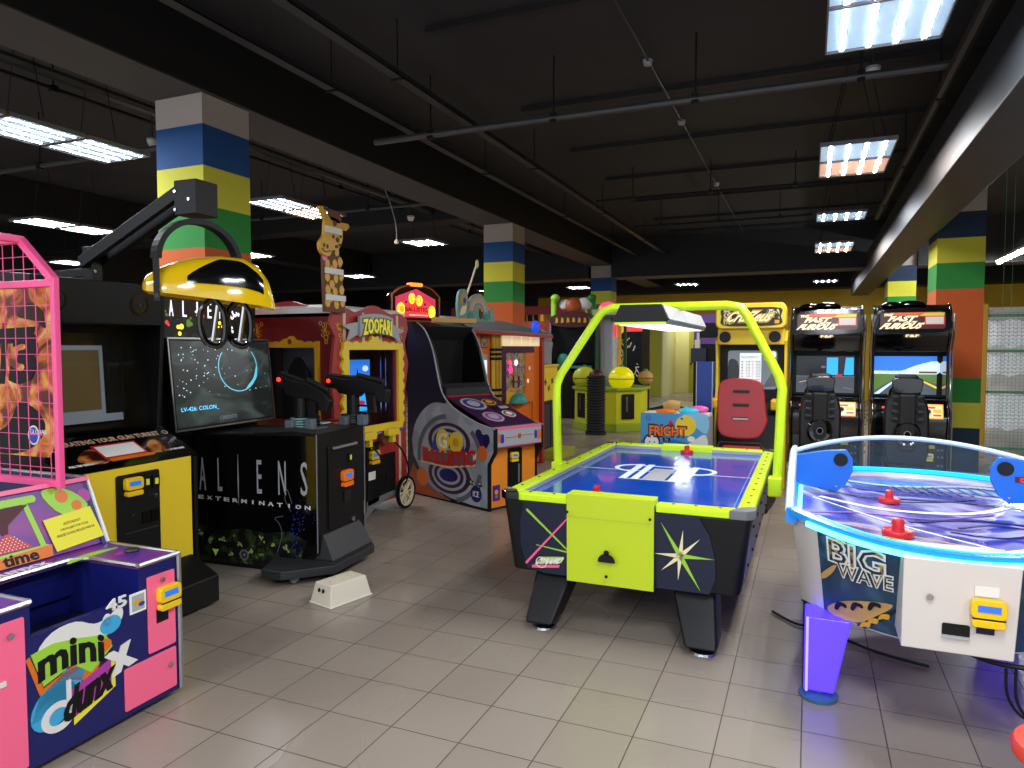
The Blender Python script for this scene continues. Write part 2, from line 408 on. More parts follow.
MB().use('wall_cream').box(-5.7, -3.3, Y1 + 4.4, Y1 + 4.55, 0, CZ).build('wall_corridor_end', kind='structure')
cp = MB().use('olive').box(-5.5, -4.75, Y1 - .35, Y1 + .0, 0, 2.85).use('wall_cream').box(-4.75, -4.70, Y1 - .35, Y1 + 2.2, 0, 2.85)
cp.use('wall_cream').box(-4.70, -3.6, Y1 + 2.1, Y1 + 2.2, 0, 2.85).build('wall_partition', kind='structure')
dr = MB().use('olive').box(-4.18, -3.66, Y1 + 2.02, Y1 + 2.09, 0.0, 2.75).build('door_1', kind='structure')
MB().ball((-4.1, Y1 + 1.98, 1.1), .04).build('door_handle', 'black', dr)

def column(x, y, w, d, label_mat_dark=False, o=0):
    """painted square column, bands of paint"""
    bands = [(0, .59, 'col_navy' if label_mat_dark else 'col_blue'), (.59, .93, 'col_yellow'), (.93, 1.26, 'col_green'), (1.26, 2.45 + o, 'col_orange'), (2.45 + o, 2.80 + o, 'col_green'), (2.80 + o, 3.13 + o, 'col_yellow'), (3.13 + o, 3.47 + o, 'col_navy' if label_mat_dark else 'col_blue'), (3.47 + o, 4.3, 'col_white')]
    mb = MB()
    for a, c, mm in bands: mb.use(mm).box(x, x + w, y, y + d, a, c)
    return mb
column(-5.2, 4.45, .53, .53, False, .05).build('column_1', kind='structure')
column(-5.18, 11.0, .54, .54).build('column_2', kind='structure')
column(-5.2, 17.5, .53, .53).build('column_3', kind='structure')
column(1.56, 11.0, .55, .75, True).build('column_4', kind='structure')
column(1.56, 17.5, .55, .6, True).build('column_5', kind='structure')
def bm_(x0, x1, y0, y1, z0, name, gray=True):
    mb = MB().use('beam_black').box(x0, x1, y0, y1, z0 + .012, CZ)
    if gray: mb.use('beam_gray').box(x0 + .003, x1 - .003, y0 + .003, y1 - .003, z0, z0 + .012)  # underside coloured greyer than the sides, for the lamplight it catches
    return mb.build(name, kind='structure')
bm_(-5.25, -4.63, Y0, Y1, 3.77, 'beam_left')
bm_(1.52, 2.12, Y0, Y1, 3.95, 'beam_right')
MB().use('duct').box(1.09, 1.55, Y0, 22.8, 3.20, 3.72).build('beam_duct', kind='structure', bevel=.01)
MB().box(X0, X1, 24.2, Y1, 3.58, CZ).build('beam_back', 'beam_black', kind='structure')
bm_(X0, -5.25, 17.4, 18.1, 3.45, 'beam_cross_left'); bm_(-4.63, 1.52, 17.4, 18.1, 3.45, 'beam_cross_middle'); bm_(2.12, X1, 17.4, 18.1, 3.45, 'beam_cross_right')
bm_(-12.4, -11.8, Y0, 17.4, 3.77, 'beam_far_left', False)
MB().box(X0, -5.25, 10.9, 11.4, 3.9, CZ).build('beam_rib', 'beam_black', kind='structure')

# ceiling seams
for i, y in enumerate((3.6, 5.4, 7.6, 9.4, 11.2, 13.0, 15.0, 16.6)):
    MB().box(-3.1, 1.5, y, y + .05, CZ - .05, CZ).build('trim_%d' % (i + 1), 'beam_black', kind='structure')

# pipes and trays under the ceiling
def pipe(path, r, label, name='ceiling_pipe', m='pipe_gray', clips=0, grp='pipes under the ceiling'):
    o = MB().tube(path, r, 8).build(name, m, smooth=True)
    tag(o, label, 'pipe', grp)
    if clips:
        a, c = V(path[0]), V(path[-1])
        for i in range(clips):
            p = a.lerp(c, (i + .5) / clips)
            MB().rod(p, (p.x, p.y, CZ), .008, 6).box(p.x - .03, p.x + .03, p.y - .03, p.y + .03, p.z - r - .01, p.z + r + .01).build('hanger', 'black', o)
    return o
pipe([(-4.25, 6.35, 3.82), (1.0, 6.5, 3.87)], .035, 'long grey pipe crossing the ceiling between the two beams', clips=4)
pipe([(.98, 1, 3.80), (.98, 9.3, 3.80), (.98, 13, 3.80)], .045, 'thick black pipe running along the right-hand beam', m='dark_gray', clips=5)
pipe([(-.0 - 3.1, 10.7, 3.95), (.35, 10.7, 3.95)], .018, 'thin pipe crossing the ceiling above the second nearest lamp pair', m='black', clips=3)
pipe([(-3.1, 13.2, 3.95), (.0, 13.2, 3.95)], .018, 'thin dark pipe crossing the ceiling farthest back before the cross beam', m='black', clips=3)
pipe([(-6.15, -1, 4.05), (-6.15, 17, 4.05)], .05, 'thick dark pipe left of the near striped column along the ceiling', m='pipe_gray', clips=6)
pipe([(-6.75, -1, 4.15), (-6.75, 17, 4.15)], .02, 'thin black cable pipe farthest left of the two beside the left beam', m='black', clips=8)
pipe([(-11.5, 5.55, 3.8), (-5.25, 5.55, 3.8)], .03, 'grey pipe reaching the near striped column from the left', m='pipe_gray', clips=3)
pipe([(-11.5, 9.2, 3.8), (-5.25, 9.2, 3.8)], .025, 'grey pipe crossing behind the near striped column', m='pipe_gray', clips=3)
for x, lb in ((-3.93, 'black cable tray along the ceiling nearer the left beam'), (-3.25, 'black cable tray along the ceiling, farther from the left beam')):
    mb = MB().box(x - .05, x + .05, -2, 17.3, 3.93, 3.94).box(x - .05, x - .045, -2, 17.3, 3.93, 3.98).box(x + .045, x + .05, -2, 17.3, 3.93, 3.98)
    o = mb.build('cable_tray', 'dark_gray'); tag(o, lb, 'cable tray', 'cable trays under the ceiling')
    for y in (2, 5.2, 8.4, 11.6, 14.8):
        MB().rod((x, y, 3.94), (x, y, CZ), .006, 6).box(x - .06, x + .06, y - .01, y + .01, 3.915, 3.93).build('hanger', 'black', o)
o = MB().tube(catmull([(-1.45, 2.2, 4.35), (-1.44, 6, 4.34), (-1.46, 12, 4.35), (-1.45, 17.2, 4.35)]), .012, 6).build('ceiling_cable', 'dark_gray')
tag(o, 'thin cable with white fittings running along the ceiling to the cross beam', 'cable')
for y in (4.4, 5.2, 6.7, 8.6, 12.0):
    MB().lathe([(.035, -.05), (.045, -.02), (.045, 0)], TOP(4.36, -1.45, y), 12).build('fitting', 'light_gray', o)

def sprinkler(x, y, z, label):
    t = thing('smoke_detector', label, 'smoke detector', (x, y, z), 0, 'smoke detectors')
    MB().lathe([(.0, -.06), (.035, -.055), (.05, -.03), (.055, 0)], None, 14).build('detector_head', 'white', t)
    MB().lathe([(.06, 0), (.06, .02)], None, 14).build('mounting_plate', 'light_gray', t)
    MB().rod((0, 0, .02), (0, 0, CZ - z), .008, 6).build('stem', 'dark_gray', t)
sprinkler(-6.6, 5.6, 3.9, 'white smoke detector just left of the near striped column')
sprinkler(-7.2, 9.3, 3.9, 'white smoke detector behind the near striped column')
sprinkler(-5.9, 9.8, 3.75, 'white smoke detector above the lamp left of the middle column')
sprinkler(.45, 6.75, 4.0, 'grey smoke detector between the two nearest right-hand lamps')

# ---------- ceiling lamps ----------
def lamp_proto(warm=0, label='', loc=(0, 0, 0)):
    t = thing('ceiling_lamp', label, 'lamp', loc, 0, 'square tube ceiling lamps')
    h = MB().box(-.31, .31, -.31, .31, .035, .05)
    for s in (-1, 1): h.box(s * .315 - .005, s * .315 + .005, -.32, .32, 0.012, .05).box(-.32, .32, s * .315 - .005, s * .315 + .005, 0.012, .05)
    h.build('housing', 'gray', t)
    MB().box(-.31, .31, -.31, .31, .028, .036).build('reflector', 'reflector_warm' if warm else 'reflector', t)
    for i in range(4):
        x = -.225 + .15 * i
        tb = MB().use('white').box(x - .013, x + .013, -.295, .295, .016, .028); tb.use('lamp_warm' if warm else 'lamp_white').add([(x - .013, -.29, .0155), (x - .013, .29, .0155), (x + .013, .29, .0155), (x + .013, -.29, .0155)], [(0, 1, 2, 3)]); tb.build('lamp_tube', None, t)
    for s in (-1, 1): MB().tube([(s * .25, 0, .1), (s * .08, 0, CZ - loc[2] - .02)], .004, 5).build('suspension_wire', 'black', t)
    return t
LZ = 3.5
prC = lamp_proto(0, 'near right lamp panel over the air hockey table, closer half', (.375, 4.02, LZ))
prW = lamp_proto(1, 'far warm half of the second ceiling lamp in the right-hand row', (.375, 8.15, LZ))
def lamp(x, y, label, warm=0): dup(prW if warm else prC, (x, y, LZ), 0, label)
lamp(.375, 4.66, 'nearest bright ceiling lamp at the top right, farther half')
lamp(.375, 7.5, 'near cool half of the second ceiling lamp in the right-hand row')
lamp(.375, 11.05, 'third ceiling lamp along the right-hand row')
lamp(.375, 14.0, 'near half of the fourth ceiling lamp in the right-hand row'); lamp(.375, 14.66, 'far warm half of the fourth ceiling lamp in the right-hand row', 1)
lamp(.375, 21.3, 'farthest right-row ceiling lamp beyond the cross beam')
lamp(-6.25, 3.35, 'ceiling lamp at the left edge above the basketball cage, outer half'); lamp(-6.25, 4.02, 'large ceiling lamp left of the near striped column, middle section'); lamp(-6.25, 4.69, 'ceiling lamp section closest to the near striped column')
lamp(-6.35, 7.3, 'cool half of the lamp just right of the near striped column'); lamp(-6.35, 7.96, 'warm half of the lamp above the giraffe', 1)
lamp(-6.3, 10.9, 'single ceiling lamp between giraffe and middle column')
lamp(-6.3, 14.6, 'far ceiling lamp seen left of the middle column')
lamp(-10.5, 7.0, 'cool half of the far left lamp behind the basketball cage'); lamp(-10.5, 7.7, 'warm half of the far left lamp behind the basketball cage', 1)
lamp(-10.3, 11.0, 'lamp seen through the arch of the hanging helmet'); lamp(-10.7, 15.2, 'low lamp streak right of the giraffe neck')
lamp(-14.8, 10.4, 'leftmost distant lamp above the black cabinet')
lamp(-6.5, 20.6, 'lamp beyond the cross beam left of the far column')
lamp(-9.5, 20.6, 'distant lamp over the red play structure'); lamp(-3.3, 20.8, 'distant lamp beyond the cross beam near the corridor')
# unseen lamps added around the photographer to fill surfaces facing the camera
for i, (x, y) in enumerate([(.375, 1.4), (.375, .74), (-2.9, -.6), (-2.9, -1.26), (.375, -1.9), (.375, -2.56), (-6.25, .2), (-6.25, -.46), (3.4, -.4), (3.4, -1.06), (-.9, -3.4), (-.9, -4.0)]):
    lamp(x, y, 'unseen fill lamp added around the photographer', 0)
lamp(-4.3, 26.2, 'unseen lamp added to brighten the corridor')  # lamp added out of sight to brighten the dim corridor
cd_ = MB().tube(catmull([(-5.9, 8.9, 4.2), (-5.75, 8.9, 3.9), (-5.62, 8.9, 3.5), (-5.60, 8.9, 3.25)], 5), .008, 6).build('ceiling_cable', 'light_gray'); tag(cd_, 'white cord hanging from the ceiling right of the giraffe', 'cord')
MB().lathe([(.03, 3.19), (.035, 3.22), (.012, 3.26)], TOP(0, -5.60, 8.9), 12).build('cord_plug', 'white', cd_)
# long tube lamp on the right
t = thing('tube_lamp', 'single long tube lamp at the right edge beyond the beam', 'lamp', (3.5, 16.0, 3.4))
MB().box(-.06, .06, -1.1, 1.1, .03, .08).build('housing', 'white', t)
MB().rod((0, -1.05, 0), (0, 1.05, 0), .03).build('lamp_tube', 'lamp_white', t)
for s in (-1, 1): MB().rod((0, s, .08), (0, s, CZ - 3.4), .005, 5).build('suspension_wire', 'black', t)
def card_reader(parent, fr, cx, cy, s=1.0, m='card_yellow', label=None):
    """yellow swipe reader box with its little display, on a drawing frame"""
    mb = MB(); mb.poly(fr, rrect(cx - .06 * s, cx + .06 * s, cy - .02 * s, cy + .055 * s, .02 * s), .032 * s)
    mb.poly(fr, rrect(cx - .056 * s, cx + .056 * s, cy - .055 * s, cy - .024 * s, .012 * s), .034 * s)
    o = mb.build('card_reader', m, parent, bevel=.004)
    MB().rect(fr, cx - .038 * s, cx + .038 * s, cy + .008 * s, cy + .034 * s, .003, base=.032 * s).build('display', 'lcd_blue', o)
    MB().rect(fr, cx - .055 * s, cx + .055 * s, cy - .022 * s, cy - .017 * s, .003, base=.031 * s).build('card_slot', 'black', o)
    return o
def coin_slot(parent, fr, cx, cy, mcol='black'):
    o = MB().rect(fr, cx - .025, cx + .025, cy - .035, cy + .035, .012).build('coin_slot', mcol, parent)
    MB().rect(fr, cx - .01, cx + .012, cy - .018, cy + .018, .004, base=.012).build('slot_light', 'note_yellow', o)
def lock(parent, fr, cx, cy, r=.011):
    MB().disc(fr, cx, cy, r, d=.012).build('lock', 'chrome', parent)

# ================= mini basketball =================
t = thing('mini_basketball_machine', 'blue and pink children\'s basketball machine with pink wire cage reading mini dunxx', 'arcade machine', (-2.741, 2.409, 0), 91.3)
WL = -.93
b = MB().use('navy')
b.box(-.22, 0, 0, .45, .03, .665).box(WL, -.70, 0, .45, .03, .665)
b.box(-.70, -.22, 0, .03, .03, .545).box(-.70, -.22, .42, .45, .5, .665).box(-.70, -.22, .03, .42, .03, .42)
b.box(WL, 0, .45, 1.5, .03, .665)
b.prism([(.45, .665), (1.5, .665), (1.5, 1.0), (.60, 1.0)], SIDE(WL), 0, .03).prism([(.45, .665), (1.5, .665), (1.5, 1.0), (.60, 1.0)], SIDE(-.03), 0, .03)
b.use('navy_dark').box(-.70, -.22, .03, .42, .42, .425)
b.build('cabinet', None, t)
d = MB().use('deck_art').box(-.22, 0, 0, .47, .665, .685).box(WL, -.70, 0, .47, .665, .685).box(-.70, -.22, .36, .47, .665, .685)
f = TOP(.685)
d.poly(f, c2([(-.33, .30), (-.25, .36), (-.12, .36), (-.05, .33), (-.12, .32), (-.24, .31)], 3, True), .002, 'lime_green')
d.disc(f, -.10, .23, .05, .02, .002, 'magenta'); d.disc(f, -.86, .2, .05, .08, .002, 'lime_green'); d.disc(f, -.8, .3, .04, .05, .002, 'orange')
d.text(f, 'dunxx', -.47, .42, .26, .07, .002, 'white', bold=.02)
d.line(f, [(-.62, .385), (-.52, .375), (-.33, .375)], .010, .002, 'gold')
dk = d.build('deck', None, t)
MB().lathe([(.032, .685), (.034, .692), (.028, .70), (0, .70)], TOP(0, -.075, .21), 16).build('button', 'dark_gray', t)
e = MB()
for a in [[(0, -.004, .03), (0, -.004, .68)], [(-.003, 0, .682), (-.003, .47, .682)], [(0, -.004, .682), (-.22, -.004, .682)], [(-.22, 0, .682), (-.22, .30, .682)], [(-.22, .3, .682), (-.28, .36, .682), (-.64, .36, .682), (-.70, .3, .682), (-.70, 0, .682)],
          [(-.70, -.004, .682), (WL, -.004, .682)], [(0, .46, .682), (0, .605, 1.0)], [(WL, .46, .682), (WL, .605, 1.0)], [(0, .605, 1.0), (0, 1.5, 1.0)]]:
    e.tube(a, .011, 6)
e.build('edge_trim', 'alu', t)
# the sloping board with the sand-glass timer
g = Fr((WL + .055, .47, .69), (1, 0, 0), (0, .13, .31)); Wb, Hb = .87, .336
b = MB().use('deck_art').rect(g, 0, Wb, 0, Hb, .012, base=-.012)
b.poly(g, rrect(.26, .60, .265, .30, .016), .004, 'lime_green').poly(g, rrect(.28, .60, .03, .06, .014), .004, 'lime_green')
b.line(g, [(.28, .27), (.31, .05)], .024, .003, 'lime_green').line(g, [(.545, .27), (.575, .05)], .024, .003, 'lime_green')
b.poly(g, [(.28, .262), (.56, .262), (.45, .185), (.44, .145), (.415, .145), (.405, .185)], .003, 'maroon')
b.poly(g, [(.425, .145), (.44, .145), (.53, .065), (.34, .065)], .003, 'red')
for i in range(6):
    for j in range(10 - i): b.disc(g, .355 + i * .008 + j * .0165, .073 + i * .011, .0025, d=.004, m='paper', n=6)
b.poly(g, [(.34, -.0), (.60, .0), (.61, .055), (.36, .045)], .005, 'orange').text(g, 'time', .46, .028, .15, .045, .007, 'black', bold=.03)
b.poly(g, c2([(.63, .30), (.72, .31), (.80, .26), (.83, .19), (.70, .18)], 4, True), .004, 'lime_green').disc(g, .72, .265, .03, d=.006, m='orange').disc(g, .83, .25, .035, d=.003, m='magenta').disc(g, .78, .21, .025, d=.006, m='orange')
b.disc(g, .17, .09, .07, .09, .003, 'magenta').disc(g, .10, .25, .06, .05, .003, 'royal')
b.rect(g, 0, Wb, Hb - .018, Hb + .004, .016, 'pink')
brd = b.build('timer_board', None, t, label='purple sloping board with hourglass drawing and the word time')
n = MB().use('note_yellow').poly(g, [(.62, .012), (.865, .03), (.84, .19), (.60, .17)], .003, base=.006)
n.text(g, 'АППАРАТ', .73, .135, .09, .013, .001, 'brown', base=.009, rot=.06).text(g, 'НАХОДИТСЯ ПОД', .735, .11, .14, .013, .001, 'brown', base=.009, rot=.06).text(g, 'ВИДЕОНАБЛЮДЕНИЕМ', .735, .085, .19, .014, .001, 'brown', base=.009, rot=.06)
n.build('paper_notice', None, brd, label='yellow paper notice stuck on the board')
# front
F0 = FRONT(0)
def ppanel(x0, x1, z0, z1, name='access_panel'):
    o = MB().poly(F0, rrect(x0, x1, z0, z1, .008), .008).build(name, 'pink_panel', t, bevel=.002); return o
p1 = ppanel(-.178, -.028, .262, .615, 'coin_panel'); lock(p1, F0.sh(.006), -.10, .585)
MB().rect(F0, -.135, -.07, .39, .455, .002, base=.008).build('coin_return', 'black', p1)
card_reader(p1, F0.sh(.006), -.075, .50, 1.0)
p2 = ppanel(-.305, -.028, .055, .245); lock(p2, F0.sh(.006), -.065, .17)
p3 = ppanel(WL + .03, -.725, .05, .635); lock(p3, F0.sh(.006), -.78, .58); MB().rect(F0, -.86, -.80, .4, .42, .004, base=.008).build('ticket_slot', 'white', p3)
lg = MB(); L = Fr((-.018, -.001, .10), (1, 0, 0), (0, 0, 1), 1.0, .86)
lg.poly(L, c2([(-.66, .43), (-.60, .50), (-.50, .51), (-.42, .465), (-.36, .47), (-.31, .50), (-.285, .485), (-.29, .44), (-.33, .40), (-.40, .38), (-.5, .42), (-.62, .36)], 3, True), .002, 'white')
lg.disc(L, -.345, .43, .05, .045, .003, 'sky'); lg.disc(L, -.36, .46, .02, .03, .003, 'white')
lg.poly(L, [(-.69, .43), (-.64, .26), (-.51, .31), (-.40, .26), (-.42, .22), (-.45, .2), (-.56, .26), (-.655, .235), (-.705, .42)], .003, 'orange')
lg.poly(L, [(-.685, .435), (-.64, .27), (-.52, .315), (-.44, .235), (-.34, .32), (-.37, .39), (-.50, .43), (-.60, .45)], .004, 'lime_green')
lg.disc(L, -.375, .34, .03, d=.006, m='orange')
lg.text(L, 'mini', -.52, .345, .27, .12, .006, 'black', bold=.035, warp=lambda x, y: (x, y + .03 - 1.6 * x * x - .12 * x))
lg.disc(L, -.60, .16, .085, .11, .003, 'sky', rot=-.6); lg.poly(L, [(-.69, .12), (-.66, .22), (-.55, .30), (-.45, .29), (-.52, .14)], .003, 'sky')
lg.ring(L, -.585, .10, .055, .03, .006, 'white'); lg.rect(L, -.55, -.53, .1, .25, .006, 'white')
lg.poly(L, [(-.52, .02), (-.33, .11), (-.33, .29), (-.36, .29), (-.36, .14), (-.52, .06)], .003, 'note_yellow')
lg.poly(L, [(-.54, .05), (-.35, .13), (-.35, .26), (-.54, .19)], .005, 'magenta')
lg.text(L, 'dunx', -.45, .155, .21, .13, .008, 'black', bold=.05, warp=lambda x, y: (x, y + .30 * x), shear=.1)
lg.text(L, 'x', -.30, .235, .09, .10, .006, 'white', bold=.06, rot=.25)
lg.text(L, '45', -.315, .525, .095, .055, .006, 'white', bold=.02)
lg.build('front_logo', None, t)
L = F0.sh(.001)
s = MB().rect(L, -.268, -.185, .475, .565, .004, 'paper').rect(L, -.258, -.195, .485, .555, .005, 'light_gray').disc(L, -.226, .52, .022, .014, .006, 'gold').disc(L, -.21, .51, .016, .01, .007, 'royal')
s.build('sticker', None, t)
# cage
CX0, CX1, CY0, CY1 = -.78, -.17, .55, 1.46
cg = MB()
for x in (CX0, CX1):
    cg.box(x - .015, x + .015, CY0 - .015, CY0 + .015, .98, 1.985).box(x - .02, x + .02, CY1 - .02, CY1 + .02, .98, 2.19)
    cg.box(x - .018, x + .018, CY0, CY1, .985, 1.02).box(x - .018, x + .018, CY0, CY1, 1.94, 1.975)
    cg.beam((x, CY0, 1.97), (x, .775, 2.17), .036, .036).box(x - .018, x + .018, .77, CY1, 2.155, 2.19)
for y, z in ((CY1, .985), (.775, 2.155), (CY1, 2.155), (CY1, 1.945)): cg.box(CX0, CX1, y - .018, y + .018, z, z + .035)
cage = cg.build('cage_frame', 'hot_pink', t, bevel=.004)
mw = MB()
for x in (CX0, CX1):
    z = 1.075
    while z < 1.93: mw.box(x - .0015, x + .0015, CY0, CY1, z - .0015, z + .0015); z += .078
    z = 2.03
    while z < 2.15:
        mw.box(x - .0015, x + .0015, CY0 + (z - 1.97) * 1.1, CY1, z - .0015, z + .0015); z += .06
    y = CY0 + .06
    while y < CY1: mw.box(x - .0015, x + .0015, y - .0015, y + .0015, 1.0, min(2.17, 1.97 + max(0, y - CY0) * .9)); y += .075
x = CX0 + .06
while x < CX1:
    mw.box(x - .0015, x + .0015, CY1 - .002, CY1 + .002, 1.0, 2.17).box(x - .0015, x + .0015, .775, CY1, 2.168, 2.172); x += .06
y = .85
while y < CY1: mw.box(CX0, CX1, y - .0015, y + .0015, 2.168, 2.172); y += .06
mw.build('wire_mesh', 'hot_pink', cage)
bb = MB().box(-.68, -.27, 1.38, 1.41, 1.5, 1.85).build('backboard', 'white', t)
MB().ring(TOP(1.56), -.475, 1.24, .12, .014, .014, n=24).build('hoop', 'orange', bb)

# ================= turret gun machine =================
t = thing('gun_turret_machine', 'black and yellow gun turret machine with a helmet on an overhead arm', 'arcade machine', (-3.72, 3.0, 0), 91.5)
b = MB().use('black')
pf = [(.0, .28), (0, .955), (.32, 1.12), (.30, 1.35), (.26, 1.80), (.24, 2.06), (.95, 2.13), (.95, .02), (.05, .02)]
b.prism(pf, SIDE(-.455), 0, .03).prism(pf, SIDE(.425), 0, .03)
b.box(-.425, .425, .02, .9, .02, .93).box(-.425, .425, .88, .93, .9, 2.1)
b.prism([(.26, 1.80), (.24, 2.06), (.95, 2.13), (.95, 1.80)], SIDE(-.425), 0, .85)
cab = b.build('cabinet', None, t, bevel=.006)
MB().rect(FRONT(0), -.395, .395, .28, .953, .006).build('front_panel', 'yellow', t, bevel=.002)
g = Fr((-.455, 0, .958), (1, 0, 0), (0, .32, .165))
c = MB().use('black_gloss').rect(g, 0, .91, -.01, .355, .02, base=-.02)
c.poly(g, c2([(.14, .10), (.22, .19), (.30, .20), (.33, .09), (.26, .05)], 3, True), .002, 'fire_art').poly(g, c2([(.62, .11), (.70, .22), (.80, .20), (.78, .10), (.70, .07)], 3, True), .002, 'fire_art').poly(g, [(.33, .06), (.62, .06), (.66, .09), (.30, .09)], .002, 'orange')
c.rect(g, .30, .60, .09, .235, .003, 'red').rect(g, .315, .585, .105, .22, .004, 'paper')
c.text(g, 'OPERATING YOUR GUN TURRET', .46, .285, .74, .042, .002, 'mug', bold=.03)
c.text(g, 'PULL THE TRIGGER TO FIRE', .17, .065, .22, .016, .002, 'paper', bold=.02).text(g, 'PUSH TO START THE GAME', .76, .085, .22, .016, .002, 'paper', bold=.02)
for cx in (.04, .88): c.ring(g, cx, .285, .018, .006, .002, 'mug', n=16)
c.build('control_panel', None, t)
cp = MB().poly(FRONT(-.006), rrect(-.165, .135, .30, .905, .015), .012).build('coin_door', 'black', t, bevel=.003)
ff = FRONT(-.018)
card_reader(cp, ff, -.065, .83, 1.0)
coin_slot(cp, ff, .035, .84); coin_slot(cp, ff, .10, .835); lock(cp, ff, .095, .745, .014); lock(cp, ff, .09, .385, .014); lock(cp, ff, -.07, .66, .006)
MB().rect(ff, .0, .055, .59, .66, .008).rect(ff, .065, .12, .59, .66, .008).build('coin_return', 'black_gloss', cp)
MB().rect(ff, -.13, .11, .55, .558, .01).build('door_hinge', 'dark_gray', cp)
b = MB().prism([(-.0, .02), (-.24, .02), (-.24, .19), (-.03, .30), (0, .30)], SIDE(-.42), 0, .80).build('kick_base', 'black', t, bevel=.008)
# screen
g = Fr((-.425, .36, 1.13), (1, 0, 0), (0, .05, 1))
s = MB().use('black').rect(g, 0, .85, 0, .68, .01, base=-.25).build('screen_surround', None, t)
sc = MB().use('screen_off').rect(g, .06, .79, .05, .63, .006, base=-.20)
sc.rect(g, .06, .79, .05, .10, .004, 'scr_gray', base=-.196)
sc.rect(g, .17, .66, .10, .55, .004, 'scr_gray', base=-.194).rect(g, .20, .63, .13, .52, .004, 'scr_reflect_brown', base=-.190)  # brown and grey glowing shapes are a painted reflection on the dark screen
sc.build('monitor', None, s)
MB().rect(g, .0, .85, 0, .68, .004, base=-.012).build('glass_pane', 'glass_dark', s)
sp = Fr((-.425, .262, 1.80), (1, 0, 0), (0, -.02, .26))
for cx in (.12, .68):
    o = MB().ring(sp, cx, .13, .062, .012, .008).disc(sp, cx, .13, .056, d=.003).build('speaker', 'black_gloss', t)
    mb = MB()
    for r in (.045, .032, .018): mb.ring(sp, cx, .13, r, .004, .006)
    mb.disc(sp, cx, .13, .01, d=.008).build('speaker_grille', 'dark_gray', o)
a = MB().use('flames').poly(LEFT(-.456), [(-.95, 1.05), (-.12, 1.05), (-.06, 1.15), (-.05, 1.98), (-.5, 2.03), (-.95, 2.08)], .002)
l = LEFT(-.459)
a.poly(l, [(-.52, 1.70), (-.22, 1.72), (-.20, 1.77), (-.50, 1.76)], .002, 'black').text(l, '3', -.30, 1.60, .17, .26, .003, 'black', bold=.05, shear=.3).text(l, 'T', -.47, 1.60, .12, .26, .003, 'black', bold=.05, shear=.3)
a.poly(l, c2([(-.6, 1.15), (-.45, 1.22), (-.35, 1.35), (-.2, 1.3), (-.15, 1.2), (-.3, 1.08), (-.55, 1.06)], 3, True), .002, 'black')
a.disc(l, -.24, 1.17, .045, .055, .004, 'paper').disc(l, -.24, 1.17, .036, .045, .005, 'royal').text(l, 'GLOBAL', -.20, 1.19, .13, .025, .007, 'paper')
a.poly(l, c2([(-.35, 1.83), (-.25, 1.9), (-.15, 1.86), (-.12, 1.76), (-.2, 1.80)], 3, True), .002, 'dark_brown')
a.build('side_art', None, cab, label='flame artwork on the cabinet side')
# arm: post, two rails, end box
post = MB().box(-.035, .035, .30, .38, 2.05, 2.27).build('arm_post', 'black', t, bevel=.004)
k = MB()
for z in (2.27, 2.20, 2.12): k.disc(FRONT(.30), -.02, z, .010, d=.008, n=10)
k.build('bolt', 'chrome', post)
ar = MB()
for s_ in (-1, 1): ar.beam((-.0 + s_ * .055, .36, 2.17), (-.03 + s_ * .055, -.46, 2.52), .035, .07)
ar.beam((-.25, .9, 2.05), (0, .36, 2.12), .04, .05).beam((.25, .9, 2.05), (0, .36, 2.12), .04, .05)
ar.build('overhead_arm', 'black', t, bevel=.003)
hx = MB().box(-.11, .05, -.61, -.45, 2.39, 2.58).build('arm_head', 'black', t, bevel=.004)
k = MB()
for z, y in ((2.42, -.46), (2.52, -.46), (2.47, -.56)): k.disc(LEFT(-.11), -y, z, .008, d=.006, n=8)
k.disc(TOP(2.355), -.02, -.52, .03, d=.012).build('bolt', 'chrome', hx)
# yoke in the plane facing the photographer
yk = MB(); cx, cy = -.05, -.53
HC = V((-.05, -.56, 0)); HA = V((.72, -.69, 0)).normalized(); HB = V((-HA.y, HA.x, 0))
P = []
for i in range(25):
    a_ = pi * i / 24; q = HC + HA * (.0 - .21 * cos(a_)) - HB * (.12 * cos(a_)); P.append((q.x, q.y, 2.13 + .225 * sin(a_)))
P = [(P[0][0], P[0][1], 1.90)] + P + [(P[-1][0], P[-1][1], 2.0)]
for i in range(len(P) - 1): yk.beam(P[i], P[i + 1], .065, .03, up=(V((HC.x, HC.y, 2.10)) - V(P[i])).normalized() if 0 < i < len(P) - 2 else tuple(HA))
k_ = yk.build('yoke', 'black', t)
MB().disc(Fr(P[0], HA, (0, 0, 1)), 0, .03, .012, d=.035).build('yoke_bolt', 'dark_metal', k_)
# helmet shell, long axis across the view
hc = V((-.05, -.56, 0)) + V((.72, -.69, 0)) * .06; ha = V((.72, -.69, 0)).normalized(); hb = V((ha.y * -1, ha.x, 0))
def helm(prof_top, z0, wid, off=0):
    mb = MB(); n = 14; vs = []; rows = 10
    for i, (sx, zt, zb, wd) in enumerate(prof_top):
        for j in range(n + 1):
            a_ = pi * j / n
            cs = cos(a_); p = hc + ha * sx + hb * (-math.copysign(abs(cs) ** .75, cs) * wd); z = zb + (zt - zb) * max(0, sin(a_)) ** .62
            vs.append((p.x, p.y, z))
    fs = []
    k = len(prof_top)
    for i in range(k - 1):
        for j in range(n): fs.append((i * (n + 1) + j, (i + 1) * (n + 1) + j, (i + 1) * (n + 1) + j + 1, i * (n + 1) + j + 1))
    fs.append(tuple(range(n + 1))); fs.append(tuple((k - 1) * (n + 1) + j for j in range(n, -1, -1)))
    return mb.add(vs, fs)
